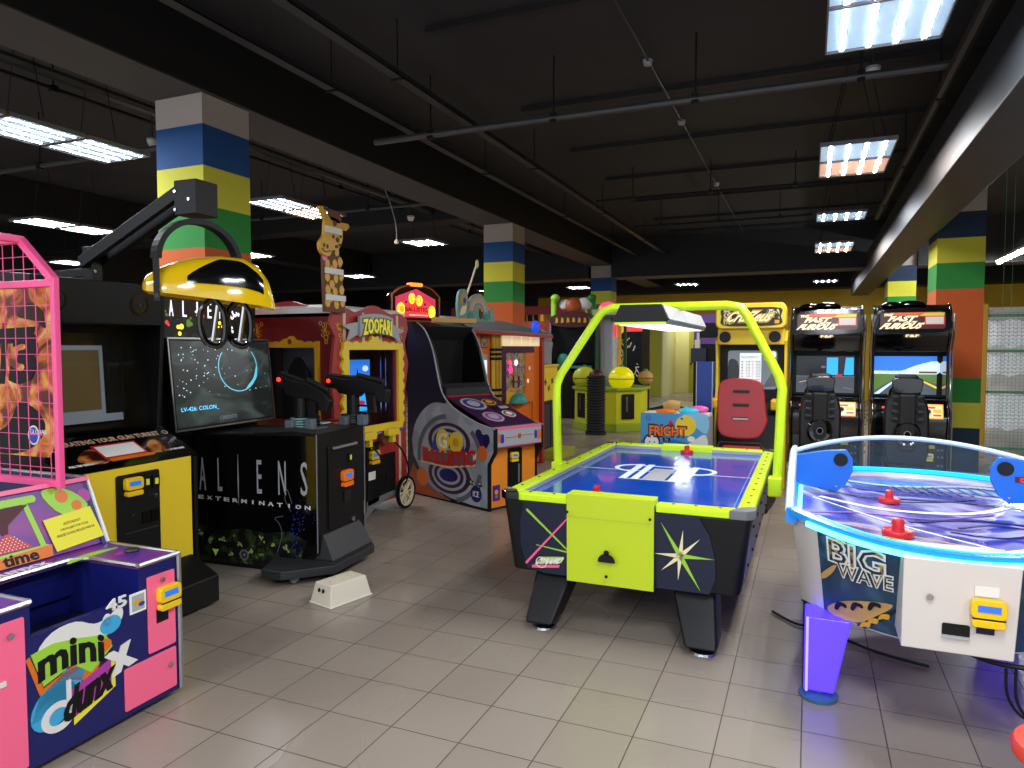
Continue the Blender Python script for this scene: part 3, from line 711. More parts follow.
prof = [(-.34, 2.01, 1.965, .07), (-.32, 2.05, 1.955, .11), (-.22, 2.11, 1.945, .14), (-.08, 2.155, 1.93, .155), (.05, 2.17, 1.915, .16), (.17, 2.165, 1.90, .155), (.25, 2.12, 1.89, .14), (.305, 2.04, 1.88, .115), (.335, 1.92, 1.875, .08)]
hm = helm(prof, 0, 0).build('hanging_helmet', 'yellow_gloss', t, smooth=True)
def shell_pt(sx, f):
    for i in range(len(prof) - 1):
        if prof[i][0] <= sx <= prof[i + 1][0]:
            q = (sx - prof[i][0]) / (prof[i + 1][0] - prof[i][0]); zt, zb, wd = [prof[i][k] + (prof[i + 1][k] - prof[i][k]) * q for k in (1, 2, 3)]
    cs = cos(f); p = hc + ha * sx + hb * (-math.copysign(abs(cs) ** .75, cs) * wd * 1.03); return (p.x, p.y, zb + (zt - zb) * 1.012 * sin(f) ** .62)
for sgn in (0, 1):
    mb = MB(); xs = [-.12 + .39 * i / 14 for i in range(15)]; vs = []
    for i, sx in enumerate(xs):
        q = i / 14; lo = .16; hi = .34 + .62 * min(1, q * 2.4) * (1 - max(0, q - .62) ** 1.3 * 1.9)
        for j in range(7):
            f = lo + (hi - lo) * j / 6
            vs.append(shell_pt(sx, f if not sgn else pi - f))
    fs = [(i * 7 + j, (i + 1) * 7 + j, (i + 1) * 7 + j + 1, i * 7 + j + 1) for i in range(14) for j in range(6)]
    if sgn: fs = [f[::-1] for f in fs]
    mb.add(vs, fs).build('helmet_window', 'black_gloss', hm, smooth=True)
for s_, sx in ((-1, .0), (1, .14)):
    c_ = hc + ha * sx + hb * (-.10 + .03 * s_)
    pts = [(0, 1.92), (-.055, 1.86), (-.06, 1.76), (-.03, 1.68), (.03, 1.665), (.062, 1.72), (.06, 1.84), (.02, 1.91)]
    MB().tube([c_ + ha * a_ + V((0, 0, z)) for a_, z in [(p[0], p[1]) for p in c2(pts, 4, True)]], .017, 8, closed=True).build('hand_grip', 'black_gloss', hm, smooth=True)
    MB().tube([c_ + ha * .03 + V((0, 0, 1.9)), c_ + ha * .0 + V((0, 0, 1.69))], .013, 8).build('trigger_bar', 'chrome', hm)

mat('swamp_lit', 'a8c070', .5)
# ================= Aliens shooting machine =================
t = thing('shooting_machine', 'black ALIENS EXTERMINATION shooting machine with two mounted guns and big screen', 'arcade machine', (-3.49, 4.054, 0), 94.5)
pf = [(.84, .0), (.84, 1.0), (.30, 1.02), (-.05, 1.05), (-.24, 1.035), (-.24, .16), (-.10, .02), (.1, 0)]
b = MB().use('black').prism(pf, SIDE(0), 0, .66).build('cabinet', None, t, bevel=.006)
MB().tube([(-.003, -.243, .17), (-.003, -.243, 1.03)], .005, 6).tube([(.663, -.243, .17), (.663, -.243, 1.03)], .005, 6).build('edge_trim', 'gray', b)
l = LEFT(-.001)
a = MB().use('black_gloss').poly(l, [(-.83, .02), (-.05, .03), (.235, .17), (.235, 1.02), (-.83, .99)], .002)
a.poly(l, [(-.83, .03), (-.05, .035), (.10, .10), (.15, .25), (.0, .31), (-.2, .28), (-.4, .30), (-.6, .27), (-.83, .30)], .002, 'swamp', base=.002)
r_ = random.Random(3)
for cx, cy, rr in ((-.80, .22, .05), (-.70, .17, .04), (-.60, .19, .045), (-.44, .17, .035), (-.24, .22, .05), (-.14, .19, .035), (-.03, .17, .04), (-.34, .12, .03), (-.52, .09, .03)):
    for q in range(7):
        ang = r_.uniform(-.3, pi + .3); rad = rr * r_.uniform(.2, .9)
        a.poly(l, star(cx + rad * cos(ang) * .7, cy + rad * sin(ang), r_.uniform(.006, .014), .004, 5, r_.uniform(0, 2)), .002, 'swamp_lit', base=.004)
for ch, cx, w_ in (('A', -.772, .06), ('L', -.61, .04), ('E', -.252, .042), ('N', -.052, .065), ('S', .137, .058)):
    zc = .70 + (cx + .3) * .012
    a.text(l, ch, cx, zc, w_, .25, .003, 'light_gray', base=.003)
a.poly(l, [(-.442, .48), (-.447, .66), (-.442, .86), (-.437, .66)], .003, 'light_gray', base=.003)
for i, ch in enumerate('EXTERMINATION'): a.text(l, ch, -.79 + i * .0795, .515 - i * .0015, .045 if ch != 'I' else .008, .028, .003, 'white', base=.003, bold=.02)
a.poly(l, rrect(-.70, -.62, .055, .155, .008), .003, 'black', base=.004).poly(l, star(-.66, .105, .035, .016, 3, pi / 6), .003, 'alien_glow', base=.007)
a.ring(l, -.40, .10, .035, .014, .003, 'gray', base=.004).disc(l, -.40, .10, .014, d=.003, m='gray', base=.004)
for i in range(90):
    q = r_.random(); a.disc(l, .02 + r_.gauss(0, .05) + .13 * q, .12 + .42 * q + r_.gauss(0, .03), r_.uniform(.002, .006), d=.002, m='alien_blue', base=.004, n=6)
a.line(l, c2([(-.10, .15), (-.06, .28), (-.08, .36), (-.12, .40), (-.05, .42)], 4), .005, .002, 'slate_dark', base=.004).line(l, c2([(.02, .46), (-.03, .55), (-.01, .62), (.03, .52)], 4), .004, .002, 'slate_dark', base=.004)
a.build('side_art', None, b, label='side artwork reading ALIENS EXTERMINATION')
dk = MB().use('dark_gray').prism([(.30, 1.02), (-.05, 1.05), (-.24, 1.035), (-.24, 1.06), (-.05, 1.08), (.30, 1.05)], SIDE(.0), -.01, .68)
dk.use('paper').box(.26, .38, -.12, .02, 1.078, 1.083).use('orange_card').box(.40, .50, -.2, -.12, 1.07, 1.077).use('slate_dark').box(.06, .2, -.21, -.14, 1.063, 1.07).use('red').box(.52, .62, -.1, .02, 1.078, 1.083)
dk.build('control_deck', None, t)
ff = FRONT(-.24)
cd = MB().poly(ff, rrect(.14, .56, .30, .93, .02), .012).build('coin_door', 'black', t, bevel=.003)
f2 = ff.sh(.012)
MB().rod((.20, -.27, .91), (.50, -.27, .91), .011, 8).box(.19, .21, -.27, -.25, .9, .92).box(.49, .51, -.27, -.25, .9, .92).build('door_bar', 'gray', cd)
coin_slot(cd, f2, .42, .81); card_reader(cd, f2, .36, .66, 1.15, 'orange_card')
MB().rect(f2, .33, .42, .47, .56, .01).build('coin_return', 'black_gloss', cd); lock(cd, f2, .46, .30 + .02, .02)
# foot plate and kick wedge
pl = [(-.30, .02), (-.31, -.15), (-.06, -.42), (.50, -.42), (.64, -.30), (.64, .12), (.0, .12)]
bp_ = MB().prism(pl, TOP(0), .055, .115).build('foot_plate', 'dark_gray', t, bevel=.006)
MB().hexa([(.02, -.36, .115), (.58, -.36, .115), (.58, -.1, .115), (.02, -.1, .115)], [(.06, -.255, .29), (.56, -.255, .29), (.56, -.1, .29), (.06, -.1, .29)]).build('kick_wedge', 'panel_gray', t, bevel=.006)
for x, y in ((-.18, -.16), (.45, -.34), (.5, .05)): MB().disc(SIDE(x), y, .03, .03, d=.03, n=16).box(x, x + .03, y - .02, y + .02, .03, .056).build('caster', 'light_gray', t)
# guns
def gun(x, y0, y1, z0, z1, nm):
    gb = MB(); a_ = V((x, y0, z0)); c_ = V((x, y1, z1)); d_ = (c_ - a_).normalized(); u_ = d_.cross(V((1, 0, 0))).normalized()
    if u_.z < 0: u_ = -u_
    L = (c_ - a_).length
    Q = lambda s_, h: a_ + d_ * s_ * L + u_ * h
    fr = Fr(a_ - V((.035, 0, 0)), d_, u_)
    pts = [(0, -.05), (.18 * L, -.055), (.24 * L, -.085), (.55 * L, -.09), (.60 * L, -.05), (.80 * L, -.05), (.86 * L, -.10), (L, -.10), (L, -.0), (.85 * L, .045), (.55 * L, .06), (.30 * L, .035), (0, .04)]
    g_ = gb.prism(pts, fr, 0, -.07 if fr.n.x < 0 else .07).build('mounted_gun', 'black', t, bevel=.01)
    MB().tube([Q(.02, .045), Q(.45, .055)], .014, 8).tube([Q(.5, .075), Q(.9, .06)], .02, 8).build('gun_barrel', 'dark_metal', g_, smooth=True)
    MB().disc(LEFT(x - .036), -(y0 + d_.y * L * .06), Q(.06, -.0).z, .016, d=.006).build('gun_light', 'led_dot', g_)
    MB().beam(Q(.70, -.04), Q(.78, -.20), .045, .06).tube([Q(.45, -.10), Q(.52, -.16), Q(.68, -.15)], .009, 6).build('gun_grip', 'black', g_)
    MB().lathe([(.09, 1.07), (.085, 1.10), (.05, 1.14), (.05, Q(.45, -.08).z)], TOP(0, x, Q(.42, 0).y), 16).build('swivel_base', 'black', g_)
    for dx_, dy_, h_ in ((-.10, .02, .05), (.09, -.05, .07), (-.06, -.12, .06), (.06, .10, .05)): MB().box(x + dx_ - .03, x + dx_ + .03, Q(.42, 0).y + dy_ - .035, Q(.42, 0).y + dy_ + .035, 1.06, 1.08 + h_).build('mount_box', 'slate_dark' if dx_ < 0 else 'black_gloss', g_, bevel=.008)
    rb = MB()
    for i in range(4): rb.ring(TOP(1.075 + i * .018), x, Q(.42, 0).y, .088 - i * .006, .02, .01, n=18)
    rb.build('base_ring', 'sea' if nm else 'dark_gray', g_)
gun(.12, .16, -.30, 1.43, 1.27, 1); gun(.52, .0, -.55, 1.40, 1.33, 0)
# screen on its stand
tilt = Fr((-.275, .73, 1.07), (1, 0, 0), (0, .055, .62), .965, 1)
MB().box(-.33, .80, .90, 1.03, .0, 2.06).box(-.33, -.27, .84, .9, .0, 2.06).build('screen_stand', 'black', t)
mo = MB().use('black').rect(tilt, -.02, 1.14, -.02, .66, .05, base=-.06).build('screen_housing', None, t, bevel=.006)
sc = MB().use('space_art').rect(tilt, 0, 1.12, 0, .64, .003, base=-.009)
q = tilt.sh(-.006)
for i in range(70):
    x_, y_ = r_.uniform(.03, .40), r_.uniform(.22, .60)
    if r_.random() < .3: x_ = r_.uniform(.4, 1.08)
    rr = r_.uniform(.0015, .004); sc.rect(q, x_ - rr, x_ + rr, y_ - rr, y_ + rr, .001, 'scr_star')
sc.ring(q, .72, .43, .235, .010, .001, 'scr_planet', n=40, a0=R(140), a1=R(402), asp=.82).poly(q, c2([(.80, .255), (.88, .29), (.945, .35), (.95, .44), (.90, .34), (.83, .285)], 3, True), .001, 'scr_planet')
sc.text(q, 'LV-426: COLON_', .25, .13, .40, .036, .001, 'scr_txt').text(q, 'CREDITS', .55, .04, .2, .028, .001, 'scr_gray')
sc.build('screen_picture', None, mo)
MB().line(tilt, [(-.02, -.02), (1.14, -.02), (1.14, .66), (-.02, .66)], .012, .006, closed=True, base=-.01).build('screen_bezel', 'steel', mo)
mq = Fr((-.30, .86, 1.71), (1, 0, 0), (0, 0, 1))
a = MB().use('black').rect(mq, -.03, .97, -.03, .38, .03, base=-.04).use('dark_brown').rect(mq, 0, .94, 0, .33, .003, base=-.01).rect(mq, 0, .94, .02, .17, .001, 'swamp', base=-.007)
q = mq.sh(-.007)
for x_, y_, c_, s_ in ((.08, .12, 'lit_red', .035), (.20, .10, 'lit_yellow', .05), (.28, .13, 'lime_green', .05), (.42, .15, 'lit_pink', .04), (.38, .22, 'lit_white', .03), (.60, .10, 'lit_yellow', .04), (.75, .10, 'lit_white', .03), (.05, .2, 'lime_green', .03), (.83, .22, 'lit_white', .03)):
    [a.disc(q, x_ + r_.gauss(0, s_ * .45), y_ + r_.gauss(0, s_ * .5), s_ * r_.uniform(.15, .45), d=.002 + .0002 * k9, m=c_, n=8) for k9 in range(5)]
for i, ch in enumerate('ALIENS'): a.text(q, ch, .12 + i * .13, .24, .04 if ch != 'I' else .012, .12, .003, 'lit_white')
a.build('marquee_sign', None, t, label='picture marquee above the screen reading ALIENS')

# ================= white step stool =================
t = thing('step_stool', 'small cream plastic step stool on the tiles beside the black machine', 'stool', (-2.822, 3.77, 0), 76)
o = MB().hexa([(-.17, -.105, .008), (.17, -.105, .008), (.17, .105, .008), (-.17, .105, .008)], [(-.145, -.08, .135), (.145, -.08, .135), (.145, .08, .135), (-.145, .08, .135)])
o.hexa([(-.18, -.115, 0), (.18, -.115, 0), (.18, .115, 0), (-.18, .115, 0)], [(-.172, -.107, .012), (.172, -.107, .012), (.172, .107, .012), (-.172, .107, .012)])
ob = o.build('stool_body', 'offwhite', t, bevel=.015, seg=3)
mb = MB()
for i in range(9):
    for j in range(5): mb.disc(TOP(.135), -.115 + i * .029, -.055 + j * .027, .006, d=.003, n=8)
mb.build('anti_slip_dots', 'beige', ob)
for x in (-.02, .02): MB().disc(Fr((-.160, x * -1, .095), (0, -1, 0), (.18, 0, 1)), 0, 0, .010, .013, d=.004).build('grip_hole', 'black', ob)
# ================= Zoofari =================
t = thing('wagon_shooting_machine', 'dark red wagon machine with giraffe cutout, scalloped yellow frames and ZOOFARI banner', 'arcade machine', (-3.9, 5.2, 0), 90)
def FZ(y=0): return Fr((.30, y, 0), (1, 0, 0), (0, 0, 1), 1.645, 1)
F = FZ(0)
top = c2([(-.22, 1.98), (-.10, 2.02), (0, 1.99), (.17, 2.07), (.34, 2.0), (.44, 2.01), (.53, 1.97)], 4)
b = MB().use('red_panel')
b.poly(F, [(-.22, .12), (.53, .12), (.515, .90), (-.22, .90)], .03, base=-.03)
b.poly(F, [(-.22, .90), (-.09, .90), (-.09, 1.66), (-.215, 1.66), (-.24, 1.40), (-.22, 1.15)], .03, base=-.03)
b.poly(F, [(.40, .90), (.515, .90), (.51, 1.2), (.55, 1.5), (.515, 1.66), (.40, 1.66)], .03, base=-.03)
b.poly(F, [(-.215, 1.66), (.515, 1.66), (.51, 1.72), (.55, 1.86), (.53, 1.97)] + top[::-1] + [(-.25, 1.86), (-.20, 1.75)], .03, base=-.03)
for x in (-.12, .06, .24, .42): b.rect(F, x - .012, x + .012, 1.70, 1.99, .002, 'beige')
b.rect(F, .43, .455, .25, .86, .002, 'beige')
fb = b.build('front_board', None, t)
X1_ = 1.17
b = MB().use('dark_red').box(X1_ - .03, X1_, .03, 1.0, .12, 1.97).box(-.03, X1_, .97, 1.0, .12, 1.97).box(-.03, X1_, .03, 1.0, .12, .85).box(-.03, X1_, .03, 1.0, 1.94, 1.97)
l = LEFT(-.03)
b.rect(l, -1.0, -.80, .12, 1.97, .03, base=-.03).rect(l, -.17, -.03, .12, 1.97, .03, base=-.03).rect(l, -.80, -.17, 1.66, 1.97, .03, base=-.03).rect(l, -.80, -.17, .12, 1.0, .03, base=-.03)
wb_ = b.build('wagon_body', None, t)
r = MB().use('white').box(-.06, X1_ + .02, .03, 1.03, 1.97, 2.02).use('white').hexa([(-.06, .05, 2.02), (X1_, .05, 2.02), (X1_, 1.0, 2.02), (-.06, 1.0, 2.02)], [(.0, .1, 2.05), (X1_ - .05, .1, 2.05), (X1_ - .05, .9, 2.05), (.0, .9, 2.05)])
r.use('red_panel').poly(l, c2([(-.95, 2.02), (-.72, 2.07), (-.5, 2.085), (-.35, 2.05), (-.12, 2.02)], 4), .05, base=-.06).build('canopy', None, t)
yf = []
for i in range(41):
    x = -.80 + .63 * i / 40; yf.append((x, 1.70 + .018 * abs(sin(i * pi / 6)) + .05 * math.exp(-((i - 20) / 5) ** 2)))
MB().use('gold').poly(l, [(-.80, 1.66), (-.17, 1.66)] + yf[::-1], .03).rect(l, -.21, -.17, 1.0, 1.66, .03).rect(l, -.80, -.77, 1.0, 1.66, .03).use('brown').disc(l, -.485, 1.715, .02, .025, d=.035).build('side_arch_frame', None, t, label='gold scalloped arch frame on the wagon side')
mb = MB().use('gold')
for cx, sg in ((-.90, 1), (-.10, -1)):
    for q in range(4): mb.line(l, [(cx, 1.79), (cx + .055 * cos(.3 + q * .45) * sg * (1 if sg > 0 else 1), 1.79 + .10 * sin(.3 + q * .45))], .007, .003)
    for dx, dz, rr in ((.0, -.04, .022), (.035, -.015, .016), (-.02, -.0, .016), (.06, .09, .016), (-.0, -.08, .015)): mb.ring(l, cx + dx * sg, 1.79 + dz, rr, .006, .003, n=14)
mb.build('swirl_ornament', None, wb_)
mb = MB().use('slate').box(.40, .42, .32, .97, 1.0, 1.66).use('curtain_dark').box(.02, .05, .66, .78, 1.0, 1.64).box(.02, .05, .19, .28, 1.0, 1.64).use('black').box(-.02, .4, .05, .97, .85, 1.0)
mb.use('black_matte').poly(LEFT(.10), c2([(-.70, .98), (-.68, 1.18), (-.62, 1.30), (-.60, 1.45), (-.50, 1.57), (-.41, 1.45), (-.40, 1.30), (-.33, 1.18), (-.28, .98)], 4), .05)
mb.build('stage_interior', None, t)
mb = MB().use('yellow')
sc_t = []
n = 40
for i in range(n + 1):
    x = -.15 + .61 * i / n
    sc_t.append((x, 1.70 + .022 * abs(sin(pi * i / 5)) + (.045 if abs(i - 20) < 3 else 0) + (.012 if abs(i - 20) < 7 else 0)))
mb.poly(F, [(-.15, 1.64), (.46, 1.64)] + sc_t[::-1], .03)
for s_, x in ((-1, -.10), (1, .41)):
    pts = [(x, .87), (x, 1.66)] + [(x + s_ * (.045 + .022 * abs(sin(pi * i / 4))), 1.66 - .79 * i / 28) for i in range(29)]
    mb.poly(F, pts, .028)
mb.poly(F, [(-.14, .84), (.45, .84), (.45, .91), (-.14, .91)], .035)
mb.build('scalloped_frame', None, t, label='yellow scalloped window frame')
mb = MB()
for cx, sg in ((-.17, 1), (.47, -1)):
    for q in range(4):
        a0 = .6 + q * .5
        mb.line(F, [(cx + .01 * sg, 1.80), (cx + .045 * cos(a0 * 1.1) * sg, 1.80 + .075 * sin(a0) + .01)], .006, .003, 'gold')
    mb.ring(F, cx + .015 * sg, 1.77, .016, .006, .003, 'gold', n=14).ring(F, cx + .03 * sg, 1.72, .018, .006, .003, 'gold', n=14).ring(F, cx, 1.86, .014, .005, .003, 'gold', n=14)
mb.build('scroll_ornament', None, fb)
B = F.sh(.03)
mb = MB().use('light_gray')
arc = [(-.17 + .34 * i / 12, 0) for i in range(13)]
mb.poly(B, [(.15 + x, 1.76 + .035 - 1.1 * x * x) for x, _ in arc] + [(.15 + x, 1.95 + .035 - 1.1 * x * x) for x, _ in arc[::-1]], .03)
mb.poly(B, [(-.03, 1.78), (-.13, 1.72), (-.10, 1.82), (-.17, 1.86), (-.02, 1.90)], .01).poly(B, [(.33, 1.78), (.43, 1.70), (.40, 1.80), (.47, 1.83), (.32, 1.90)], .01)
bn = mb.build('banner', None, t, label='grey ribbon banner reading ZOOFARI')
wz = lambda x, y: (x, y * (1 + .6 * abs(x)) - .9 * x * x)
mb = MB().use('dark_green').text(B.sh(.03), 'ZOOFARI', .15, 1.87, .29, .13, .006, bold=.09, warp=wz)
mb.use('lit_y2').text(B.sh(.035), 'ZOOFARI', .15, 1.87, .29, .13, .006, bold=.03, warp=wz)
mb.build('banner_lettering', None, bn)
mb = MB().use('maroon').rect(FRONT(.60), .42, 1.14, .88, 1.68, .01).use('black').rect(FRONT(.30), .40, .98, .98, 1.58, .01).use('scr_sky').rect(FRONT(.285), .42, .90, 1.02, 1.54, .01)
q = FRONT(.274)
mb.rect(q, .42, .90, 1.02, 1.18, .002, 'scr_cyan').poly(q, star(.68, 1.36, .09, .03, 5, .3), .002, 'scr_dark').disc(q, .68, 1.22, .06, .02, .002, 'scr_line').disc(q, .72, 1.10, .09, .03, .003, 'lit_pink').disc(q, .55, 1.07, .08, .02, .003, 'scr_white').disc(q, .82, 1.45, .05, .03, .002, 'scr_cloud')
mb.rect(FRONT(.12), .86, .88, .9, 1.66, .01, 'chrome').rect(FRONT(.12), .95, .97, .9, 1.66, .01, 'chrome')
mb.build('game_picture', None, t)
MB().rect(F, -.09, .40, .91, 1.64, .003, base=-.015).build('glass_pane', 'glass_dark', t)
d1 = MB().poly(F, [(-.20, .16), (.07, .12), (.07, .66), (-.20, .66)], .012).poly(F, [(.19, .16), (.38, .19), (.38, .60), (.19, .60)], .012).poly(F, [(.07, .13), (.19, .15), (.19, .74), (.07, .74)], .02).build('coin_door', 'black', t, bevel=.003)
card_reader(d1, FRONT(-.02), .51, .60, 1.2); coin_slot(d1, FRONT(-.02), .47, .70)
MB().rect(F, .08, .15, .38, .46, .003, base=.02).build('sticker', 'paper', d1)
MB().poly(F, c2([(-.22, .13), (.50, .22), (.50, .12), (.35, .16), (.15, .10), (.02, .0), (-.22, .0)], 2, True), .02, base=.0).build('wagon_skirt', 'gray', t)
for x in (.14, 1.03):
    wf = FRONT(-.05)
    wh = MB().ring(wf, x, .165, .135, .016, .03, 'cream', n=28).disc(wf, x, .165, .028, d=.03, m='cream')
    for i in range(8): wh.line(wf, [(x, .165), (x + .13 * cos(i * pi / 4), .165 + .13 * sin(i * pi / 4))], .011, .022, 'cream')
    wo = wh.build('wagon_wheel', None, t)
    MB().ring(wf, x, .165, .155, .024, .034, n=28).box(x - .02, x + .02, -.05, 0.03, .15, .18).build('tyre', 'black', wo)
for x in (.32, .72):
    gg = MB().poly(FRONT(0), rrect(x - .08, x + .12, .79, .86, .02), .06, base=.06).box(x + .01, x + .06, -.11, -.05, .72, .80).build('toy_gun', 'yellow', t, bevel=.006)
    MB().rod((x + .12, -.09, .83), (x + .22, -.09, .84), .016, 8).build('gun_muzzle', 'royal', gg)
    MB().disc(FRONT(0), x - .05, .77, .06, d=.05, base=.01).build('gun_holder', 'brown', gg)
    MB().tube(catmull([(x + .03, -.09, .74), (x + .14, -.12, .64), (x + .27, -.12, .45), (x + .30, -.08, .28), (x + .22, -.03, .2)], 5), .009, 6).build('gun_hose', 'black', gg)
gb = Fr((.22, -.02, 0), (1, 0, 0), (0, 0, 1), 1.5, 1)
neck = [(-.30, 1.97), (-.31, 2.3), (-.31, 2.45), (-.24, 2.5), (-.19, 2.62), (-.17, 2.55), (-.15, 2.40), (-.13, 2.2), (-.11, 1.97)]
head = [(-.37, 2.55), (-.365, 2.48), (-.33, 2.445), (-.28, 2.45), (-.26, 2.50), (-.20, 2.52), (-.16, 2.62), (-.165, 2.72), (-.20, 2.775), (-.28, 2.785), (-.32, 2.74), (-.33, 2.62)]
go = MB().use('brown').poly(gb, neck, .03).build('giraffe_cutout', None, t, label='painted giraffe head and neck cutout on top of the wagon')
gh = MB(); r_ = random.Random(9)
for x, z in ((-.28, 2.05), (-.20, 2.04), (-.14, 2.06), (-.28, 2.16), (-.21, 2.15), (-.15, 2.17), (-.28, 2.27), (-.20, 2.27), (-.15, 2.29), (-.28, 2.38), (-.21, 2.39), (-.16, 2.42), (-.24, 2.21), (-.24, 2.33), (-.25, 2.1), (-.19, 2.50)):
    gh.poly(gb, [(x + .024 * cos(a_) * r_.uniform(.8, 1.1), z + .045 * sin(a_) * r_.uniform(.85, 1.1)) for a_ in [2 * pi * i / 7 for i in range(7)]], .006, 'gold', base=.03)
gh.use('gold').poly(gb, c2(head, 3, True), .03, base=.035).poly(gb, [(-.32, 2.74), (-.37, 2.85), (-.34, 2.86), (-.27, 2.77)], .025, base=.035).poly(gb, [(-.18, 2.73), (-.12, 2.70), (-.085, 2.74), (-.10, 2.765), (-.17, 2.76)], .025, base=.035)
gh.use('brown').poly(gb, c2([(-.27, 2.76), (-.28, 2.83), (-.22, 2.85), (-.18, 2.82), (-.18, 2.75)], 3, True), .02, base=.045)
for x, z, a_, c_ in ((-.335, 2.53, .008, .018), (-.305, 2.525, .008, .018), (-.235, 2.735, .016, .024), (-.21, 2.60, .014, .024), (-.22, 2.54, .014, .014), (-.18, 2.64, .010, .018), (-.25, 2.62, .01, .016), (-.19, 2.56, .01, .012)): gh.disc(gb, x, z, a_, c_, .006, 'brown', base=.065)
gh.line(gb, c2([(-.355, 2.50), (-.32, 2.475), (-.28, 2.495)], 4), .006, .006, 'brown', base=.065).disc(gb, -.305, 2.435, .02, .03, .01, 'pink', base=.03)
gh.build('giraffe_head', None, go)
for x0_, x1_, z0_, z1_, bs in ((-.325, -.175, 2.645, 2.70, .066), (-.31, -.14, 2.30, 2.35, .04), (-.305, -.12, 2.07, 2.12, .04)): MB().rect(gb, x0_, x1_, z0_, z1_, .008, base=bs).build('white_tape', 'white', go)
F = FRONT(0)

# ================= Go Ballistic =================
t = thing('ball_rolling_machine', 'large grey, navy and orange GO BALLISTIC ball rolling machine with curved sides', 'arcade machine', (-2.955, 6.387, 0), 67)
curve = c2([(1.22, 1.96), (1.05, 1.86), (.92, 1.66), (.84, 1.42), (.76, 1.20), (.62, 1.06), (.40, .96), (.15, .885), (-.09, .845)], 5)
pf = [(0, .0), (0, .47), (-.035, .53), (-.09, .60), (-.09, .845)] + curve[::-1][1:] + [(1.38, 1.97), (1.39, .0)]
W_ = .70
b = MB().use('black')
b.prism(pf, SIDE(0), 0, .035).prism(pf, SIDE(W_ - .035), 0, .035)
b.build('side_panel', None, t)
mb = MB().use('navy_dark').box(.035, W_ - .035, 1.30, 1.38, .05, 1.95).box(.035, W_ - .035, .05, 1.3, .05, .62)
mb.use('black_matte').box(.035, W_ - .035, .78, .80, 1.1, 1.2).prism([(1.0, 1.90), (1.3, 1.95), (1.3, 1.2), (1.22, 1.2), (1.18, 1.75)], SIDE(.035), 0, W_ - .07)
mb.box(.035, W_ - .035, .8, 1.3, 1.18, 1.2)
mb.build('cabinet_core', None, t)
MB().use('dark_gray').prism([(.72, 1.13), (.80, 1.20), (.80, 1.27), (.72, 1.22)], SIDE(.035), 0, W_ - .07).build('ball_stop', None, t)
g = Fr((.035, .0, .87), (1, 0, 0), (0, .74, .27)); PW, PL = W_ - .07, .78
mb = MB().use('plum').rect(g, 0, PW, 0, PL, .015, base=-.015)
mb.rect(g, 0, PW, PL - .03, PL, .006, 'red')
for cx, cy, rx, ry, c1, c2_ in ((.20, .54, .15, .15, 'slate_light', 'purple'), (.44, .56, .09, .08, 'gold', 'plum'), (.20, .20, .12, .12, 'slate_light', 'magenta'), (.46, .24, .08, .08, 'cream', 'purple')):
    mb.disc(g, cx, cy, rx, ry, .004, c1).disc(g, cx, cy, rx * .8, ry * .8, .006, c2_).disc(g, cx, cy, rx * .5, ry * .5, .008, c1)
mb.rect(g, .36, .58, .36, .44, .005, 'black').rect(g, .46, .58, .37, .43, .007, 'light_gray')
mb.build('roll_board', None, t)
# lip and orange front
lf = FRONT(-.095)
mb = MB().use('light_gray').box(.035, W_ - .035, -.095, .0, .66, .855)
mb.rect(lf, .035, W_ - .035, .835, .857, .004, 'pink').rect(lf, .035, W_ - .035, .655, .665, .004, 'magenta')
mb.poly(lf, rrect(.07, .12, .70, .79, .02), .003, 'royal').poly(lf, rrect(.04, .07, .71, .80, .015), .003, 'orange').poly(lf, rrect(.56, .60, .71, .80, .02), .003, 'royal').poly(lf, rrect(.61, .66, .70, .80, .02), .003, 'orange')
mb.line(lf, [(.14, .75), (.30, .75)], .006, .003, 'magenta').line(lf, [(.38, .76), (.54, .76)], .006, .003, 'magenta').poly(lf, star(.34, .755, .035, .018, 6), .004, 'rust')
mb.build('front_lip', None, t)
mb = MB().use('orange_panel').box(.035, W_ - .035, .0, .02, .03, .66)
for x in (.05, .56): mb.rect(FRONT(0), x, x + .10, .10, .26, .003, 'purple').disc(FRONT(0), x + .05, .19, .025, d=.005, m='gold').text(FRONT(0), 'W', x + .05, .14, .04, .04, .005, 'gold')
mb.build('front_panel', None, t)
cd = MB().poly(FRONT(0), rrect(.26, .46, .12, .62, .02), .012).build('coin_door', 'black', t)
card_reader(cd, FRONT(-.012), .335, .53, .9); MB().rect(FRONT(-.012), .40, .42, .25, .45, .006).build('ticket_slot', 'gray', cd)
e = MB()
for x in (-.002, W_ + .002): e.tube([(x, y, z) for y, z in curve], .008, 6)
e.build('edge_trim', 'light_gray', t)
# side art, drawn in (y, z) seen from the left: right-hand = -y
l = LEFT(-.001)
def m_(pts): return [(-y, z) for y, z in pts]
a = MB().use('navy_dark').poly(l, m_([(1.37, .03), (1.36, 1.93), (1.23, 1.93)] + curve[3:-4] + [(.25, .88), (.6, .03)]), .002)
ga = c2([(1.30, .62), (1.24, .80), (1.10, .96), (.90, 1.06), (.70, 1.06)], 4) + [p for p in curve if p[0] < .66][:-1] + [(-.07, .83), (-.07, .61), (-.02, .54), (.02, .48), (.02, .03), (.25, .03), (.60, .05), (.95, .12), (1.15, .30), (1.27, .45)]
a.poly(l, m_(ga), .002, 'blob_gray', base=.002)
a.poly(l, m_([(1.37, .02), (1.37, .16), (1.28, .35), (1.1, .20), (.8, .08), (.6, .02)]), .002, 'rust', base=.003)
q = Fr((-.002 - .004, -.01, -.06), (0, -1, 0), (0, 0, 1), 1.32, 1.18)
cx, cy = -.49, .455
